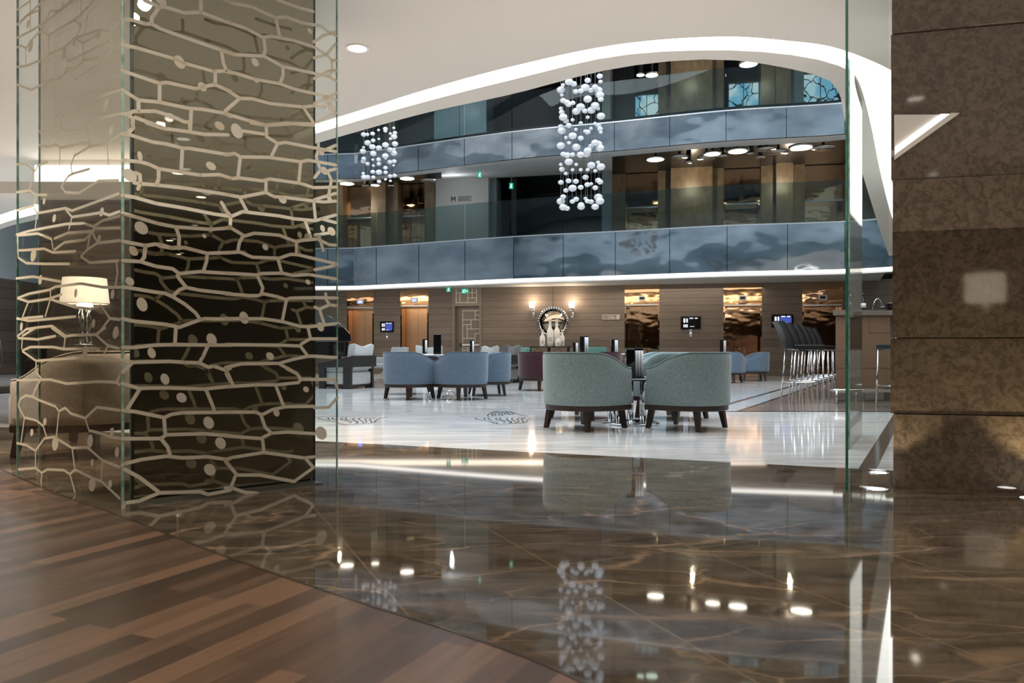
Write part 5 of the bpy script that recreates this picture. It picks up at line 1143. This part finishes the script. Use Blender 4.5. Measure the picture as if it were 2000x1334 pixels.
def menu(px, Y, z0, top, wpx, lab, nleaf, dark=True):
    s = Y/F; H = CH+(HOR-top)*s-z0; w = wpx*s; x = (px-1000)*s
    r = empty('menu_holder', (x, Y, z0), 0, lab, 'menu holder')
    MB().box(-w/2, w/2, -.05, .05, 0, H*.04+.004).build('base', M['black'], r)
    if nleaf == 0:
        MB().box(-w/2, w/2, -.05, .05, H*.04+.004, H).build('holder_body', M['black'], r, bevel=.008); return
    MB().box(-w/2, w/2, .03, .05, .01, H).build('holder_body', M['black'], r, bevel=.003)
    MB().box(-w/2, -w*.02, -.045, .028, .02, H*.97).build('black_menu', M['black'], r, bevel=.004)
    for k in range(nleaf):
        x0 = w*(.0+.48*k/nleaf); MB().lathe([(w*.22/nleaf, 0), (w*.23/nleaf, H*.86)], (x0+w*.24/nleaf, -.01, H*.06), 12).build('white_menu', M['paper'], r)
menu(1239.5, 8.02, .475, 680, 35, 'large black menu holder with three white menus on the low table', 3)
menu(854.5, 12.85, .705, 653, 15, 'black cylindrical menu holder on the slate-blue group table', 0)
menu(1124, 15.25, .715, 668, 10, 'small menu holder with white leaflets, beside the taller one between the maroon chairs', 2)
menu(1141, 15.35, .715, 656, 17, 'taller menu holder with two white menus between the maroon chairs', 2)
menu(1200, 16.2, .715, 662, 14, 'menu holder with a white leaflet below the small sign', 2)
menu(922, 18.0, .70, 664, 8, 'slim black menu holder in front of the patterned door', 2)
menu(830, 18.4, .70, 662, 9, 'slim menu holder in front of the second copper lift', 2)
menu(1412.5, 19.9, .71, 663, 11, 'menu holder with white leaflets by the lift between the wall screens', 2)
round_table(-2.1, 18.4, .70, .30, 'small round table before the second copper lift')

# ================================================================ GRAND PIANO
pY = 17.4; pc = at(628, 700, pY)
pn = empty('grand_piano', (pc.x, pY, 0), 0, 'black grand piano with its lid raised behind the etched glass', 'piano')
s = pY/F
out = catmull([(-1.3, -.7, 0), (.2, -.72, 0), (.62, -.55, 0), (.68, -.2, 0), (.35, .12, 0), (-.1, .35, 0), (-.55, .7, 0), (-1.3, .75, 0)], 6)
MB().prism([(q.x, q.y) for q in out], .64, .98).build('case', M['black'], pn, bevel=.01)
L = []
for q in out:
    t = (q.y+.72)/1.5; L.append(Vector((q.x, q.y, 0)))
lid = MB(); hin = .78
lo = []
for q in out:
    d = q.y+.72                 # hinge along the far side, lid stands up
    lo.append(Vector((q.x, .75-d*.35, 1.0+d*.0)))
outline = catmull([at(560, 590, pY), at(612, 606, pY), at(650, 618, pY), at(672, 634, pY), at(688, 652, pY), at(690, 661, pY)], 6)
vs = []
for q in outline: vs.append(Vector((q.x-pc.x, -.25+(q.z-1.0)*-.45, q.z)))
bot = [Vector((outline[-1].x-pc.x, -.25, .99)), Vector((outline[0].x-pc.x, -.25, .99))]
ring = vs+bot; n = len(ring)
mb = MB(); mb.add(ring+[v+Vector((0, .03, .0)) for v in ring], [tuple(range(n)), tuple(reversed(range(n, 2*n)))]+[(i, (i+1) % n, n+(i+1) % n, n+i) for i in range(n)])
mb.build('lid', M['black'], pn)
for x, y in ((.45, -.35), (-1.0, -.5), (-.9, .5)): MB().lathe([(.03, 0), (.035, .04), (.05, .3), (.07, .64)], (x, y, 0), 12).build('leg', M['black'], pn)

# ================================================================ BAR AND STOOLS
bY = 11.5; bs = bY/F
x0 = (1632-1000)*bs; x1 = (1738-1000)*bs; zt = CH+(HOR-606)*bs
Ld = 5.2
bar = empty('bar_counter', (x0, bY, 0), 0, 'veneered bar counter with a grey-brown top', 'bar counter')
sh = Vector((bdir.x, bdir.y))*Ld
def par(mb, a, b, z0, z1, y0=0.0):
    mb.prism([(a, y0), (b, y0), (b+sh.x, sh.y), (a+sh.x, sh.y)], z0, z1); return mb
w = x1-x0
par(MB(), 0, w, .21, zt-.075).build('body', M['barpanel'], bar)
par(MB(), .08, w-.02, 0, .21, .15).build('kick_plate', M['chrome'], bar)
par(MB(), -.06, w+.6, zt-.075, zt, -.05).build('counter_top', M['counter'], bar)
jl = MB()
for zz in (.96, .93, .60): pass
def jn(xa, xb, za, zb): jl.box(min(xa, xb)-.002, max(xa, xb)+.002, -.003, 0.001, min(za, zb)-.002, max(za, zb)+.002)
zy = lambda y: CH+(HOR-y)*bs
jn(0, w*.45, zy(685), zy(685)); jn(0, w, zy(719), zy(719)); jn(w*.62, w, zy(650), zy(650)); jn(w*.62, w*.62, zy(614), zy(650)); jn(w*.48, w*.48, zy(614), zy(757))
jl.build('panel_joints', M['ink'], bar)
rl = empty('foot_rail', (x0-.2, bY-.45, 0), 0, 'chrome foot rail running along the bar base', 'foot rail')
zr = .19
MB().tube([(.25+sh.x, sh.y+.4, zr), (-.02, .05, zr), (0, 0, zr), (.06, -.02, zr), (w+.9, -.02, zr)], .026, 12).build('rail', M['chrome'], rl)
for x in (0.02, .3, w+.15): MB().tube([(x, -.02, zr), (x, .0, .004)], .018).build('rail_post', M['chrome'], rl)
def stool(lab, loc, rz):
    r = empty('bar_stool', loc, rz, lab, 'bar stool', None)       # local +Y = towards the bar
    MB().box(-.20, .20, -.22, .24, .785, .85).build('seat', M['leather'], r, bevel=.015)
    rows = []
    for i in range(9):
        t = i/8; z = .80+.40*t; y = -.21-.16*t*t
        rows.append([Vector((-.20, y, z)), Vector((.20, y, z)), Vector((.20, y-.055+.03*t, z)), Vector((-.20, y-.055+.03*t, z))])
    mb = MB().sheet(rows, closed=True); mb.add(rows[0], [(0, 1, 2, 3)]); mb.add(rows[-1], [(0, 1, 2, 3)]); mb.build('backrest', M['leather'], r)
    MB().box(-.185, .185, -.15, .22, .772, .785).build('seat_plate', M['chrome'], r)
    for sx in (-1, 1):
        for y, yb in ((-.19, -.25), (.21, .23)): MB().tube([(sx*.18, y, .775), (sx*.20, yb, .003)], .0125, 8).build('leg', M['chrome'], r)
    zr_ = .30
    k = lambda y: y
    MB().tube([(-.19, -.228, zr_), (.19, -.228, zr_), (.19, .222, zr_), (-.19, .222, zr_)], .011, 8, closed=True).build('foot_ring', M['chrome'], r)
    return r
sp0 = Vector((4.30, 11.35, 0)); rz = face(.98, .05)
names = ['first black bar stool in the row, nearest this side', 'second black bar stool in the row', 'third black bar stool in the row', 'fourth black bar stool in the row', 'fifth black bar stool in the row', 'sixth black bar stool in the row, deepest along the bar']
st0 = stool(names[0], sp0, rz)
for k in range(1, 6): dup(st0, sp0+bdir*(.80*k), rz, names[k])
p = fl(1752, 800); dup(st0, (p.x+.12, p.y+.15, 0), face(-.1, 1.0), 'black bar stool with chrome legs standing against the stone pillar edge')
# things on the bar
def on_bar(px, Y): return ((px-1000)/F*Y, Y, zt)
b = empty('wine_bottle', on_bar(1686, 11.75), 0, 'dark wine bottle with a pale label on the bar top', 'bottle')
MB().lathe([(.036, 0), (.038, .01), (.038, .16), (.015, .205), (.014, .255), (.016, .26), (.016, .275)], seg=18).build('bottle_body', M['wine'], b)
MB().lathe([(.0386, .05), (.0386, .12)], seg=18).build('label', M['paper'], b)
b = empty('dispenser', on_bar(1655, 12.0), 0, 'tall black drinks dispenser beside the glass edge', 'dispenser')
MB().box(-.055, .055, -.05, .05, 0, .32).build('body', M['black'], b, bevel=.008)
for z in (.25, .12): MB().box(-.03, .03, -.054, -.05, z, z+.03).build('badge', M['screen_white'], b)
b = empty('counter_lamp', on_bar(1711, 11.9), 0, 'chrome ring lamp with a small black head on the bar top', 'lamp')
MB().lathe([(.045, 0), (.04, .02), (.01, .025)], (-.05, 0, 0), 16).build('base', M['black'], b)
MB().tube([(-.05+.085*(1-math.cos(a))*.9, 0, .03+.17*math.sin(a)) for a in [PI*k/14*.9 for k in range(15)]], .006).build('arched_stem', M['chrome'], b)
MB().lathe([(.001, 0), (.04, .005), (.045, .03), (.03, .045)], (.10, 0, .035), 16).build('lamp_head', M['black'], b)
b = empty('card_reader', on_bar(1739, 11.7), 0, 'small black box standing on the bar by the stone pillar', 'box')
MB().box(-.06, .06, -.04, .04, 0, .12).build('case', M['black'], b, bevel=.006); MB().box(-.04, .04, -.043, -.04, .04, .10).build('display', M['dark'], b)

# ================================================================ LOUNGE LAMP AND SIDEBOARD
sd = empty('sideboard', (-4.45, 8.05, 0), 0, 'dark sideboard table carrying the white shaded lamp', 'sideboard'); zs_ = .815
MB().box(-.6, .75, -.2, .2, zs_-.03, zs_).build('table_top', M['leather_brown'], sd)
for x in (-.56, .71):
    for y in (-.17, .17): MB().box(x-.02, x+.02, y-.02, y+.02, 0, zs_-.03).build('leg', M['frame_black'], sd)
MB().box(-.56, .71, -.15, .19, .40, .66).build('drawer_case', M['darkwood'], sd)
lm = empty('table_lamp', (-4.45, 8.0, zs_), 0, 'table lamp with a white drum shade on wavy clear glass tubes', 'lamp')
MB().lathe([(.232, .435), (.205, .70), (.200, .70), (.227, .435), (.232, .435)], seg=40, cap=False).build('lamp_shade', M['shade'], lm)
MB().lathe([(.255, .432), (.255, .437), (.226, .437), (.226, .432), (.255, .432)], seg=40, cap=False).build('shade_rim', M['chrome'], lm)
MB().lathe([(.10, 0), (.10, .012), (.02, .02)], seg=24).build('base', M['chrome'], lm)
for k in range(8):
    a = 2*PI*k/8; MB().tube([((.055+.012*math.sin(j*1.3+k))*math.cos(a), (.055+.012*math.sin(j*1.3+k))*math.sin(a), .02+.385*j/10) for j in range(11)], .006, 6).build('glass_tube', M['chrome'], lm)
MB().lathe([(.06, .40), (.085, .405), (.06, .44)], seg=20).build('lamp_holder', M['lampdisc'], lm)
light('shade_lamp', 'POINT', (-4.45, 8.0, zs_+.62), 5, (1, .80, .56), .05)
light('shade_lamp', 'POINT', (-4.45, 7.9, zs_+.38), 1.5, (1, .85, .65), .05)
# square-shaded lamp behind the camera, mirrored in the stone
l2 = empty('table_lamp', (2.89, -1.19, 1.10), .25, 'square-shaded lamp behind the viewer, mirrored in the polished stone', 'lamp')
MB().box(-.17, .17, -.17, .17, .20, .52).build('lamp_shade', emis('bright_shade', (1, .82, .62), 3.2), l2)
MB().lathe([(.05, 0), (.03, .05), (.05, .12), (.02, .20)], seg=16).build('base', M['chrome'], l2)
s2 = empty('side_table', (2.89, -1.19, 0), .25, 'side table behind the viewer under the square-shaded lamp', 'table')
MB().box(-.3, .3, -.3, .3, 1.07, 1.10).build('table_top', M['darkwood'], s2)
for x in (-.27, .27):
    for y in (-.27, .27): MB().box(x-.02, x+.02, y-.02, y+.02, 0.006, 1.07).build('leg', M['darkwood'], s2)

# ================================================================ SHELL MOTIFS INLAID IN THE FLOOR
def motif(lines, ox, oy, sx, sy, lab, w):
    c = fl(ox, oy); r = MB()
    for L in lines:
        P = [fl(ox+x/sx, oy+y/sy)-c for x, y in L]; P = catmull(P, 4)
        for a, b in zip(P, P[1:]): seg2d(r, (a.x, a.y), (b.x, b.y), w, lambda x, y: Vector((x, y, 0.0035)))
    o = r.build('floor_inlay', M['inlay'], loc=(c.x, c.y, 0), fix=False)
    tag(o, lab, 'floor inlay')
ML = [[(0, 345), (280, 347), (700, 350)], [(280, 365), (320, 390), (430, 412), (600, 445), (650, 470)], [(470, 365), (455, 380), (490, 400)], [(545, 362), (530, 380), (570, 400), (620, 412)], [(720, 365), (685, 380), (700, 400), (860, 445), (820, 465)], [(770, 360), (760, 380), (800, 405), (960, 440), (985, 460), (930, 470)],
      [(930, 365), (895, 385), (920, 410), (990, 450), (930, 468)], [(1030, 362), (990, 385), (1040, 425), (1090, 460), (1000, 475)], [(1180, 360), (1105, 385), (1130, 430), (1120, 455)], [(1260, 360), (1190, 390), (1220, 440), (1200, 465), (1000, 478)], [(1500, 352), (1380, 375), (1310, 400), (1270, 450), (1220, 460)],
      [(650, 470), (680, 475), (800, 495), (1000, 480), (1200, 465)], [(640, 245), (560, 285), (520, 315), (545, 335)], [(690, 245), (620, 280), (605, 305), (640, 325)], [(740, 245), (670, 285), (665, 310), (710, 325)], [(740, 245), (760, 265), (735, 290), (770, 315)], [(790, 240), (810, 265), (795, 290), (830, 320)],
      [(830, 245), (850, 270), (870, 300)], [(870, 240), (900, 280), (960, 305)], [(900, 240), (950, 285), (1010, 305)], [(950, 235), (1010, 275), (1060, 295)], [(640, 245), (760, 225), (900, 232), (1010, 260), (1200, 315), (1400, 330)], [(600, 440), (720, 455), (690, 470)]]
motif(ML, 900, 780, 10, 10, 'large shell motif inlaid in dark stone in the white marble floor', 0.013)
motif([[(x+random.uniform(-10, 10), y) for x, y in L] for L in ML[:12]], 590, 778, 9, 9.5, 'shell motif inlaid in the marble, cut by the etched glass edge', 0.012)
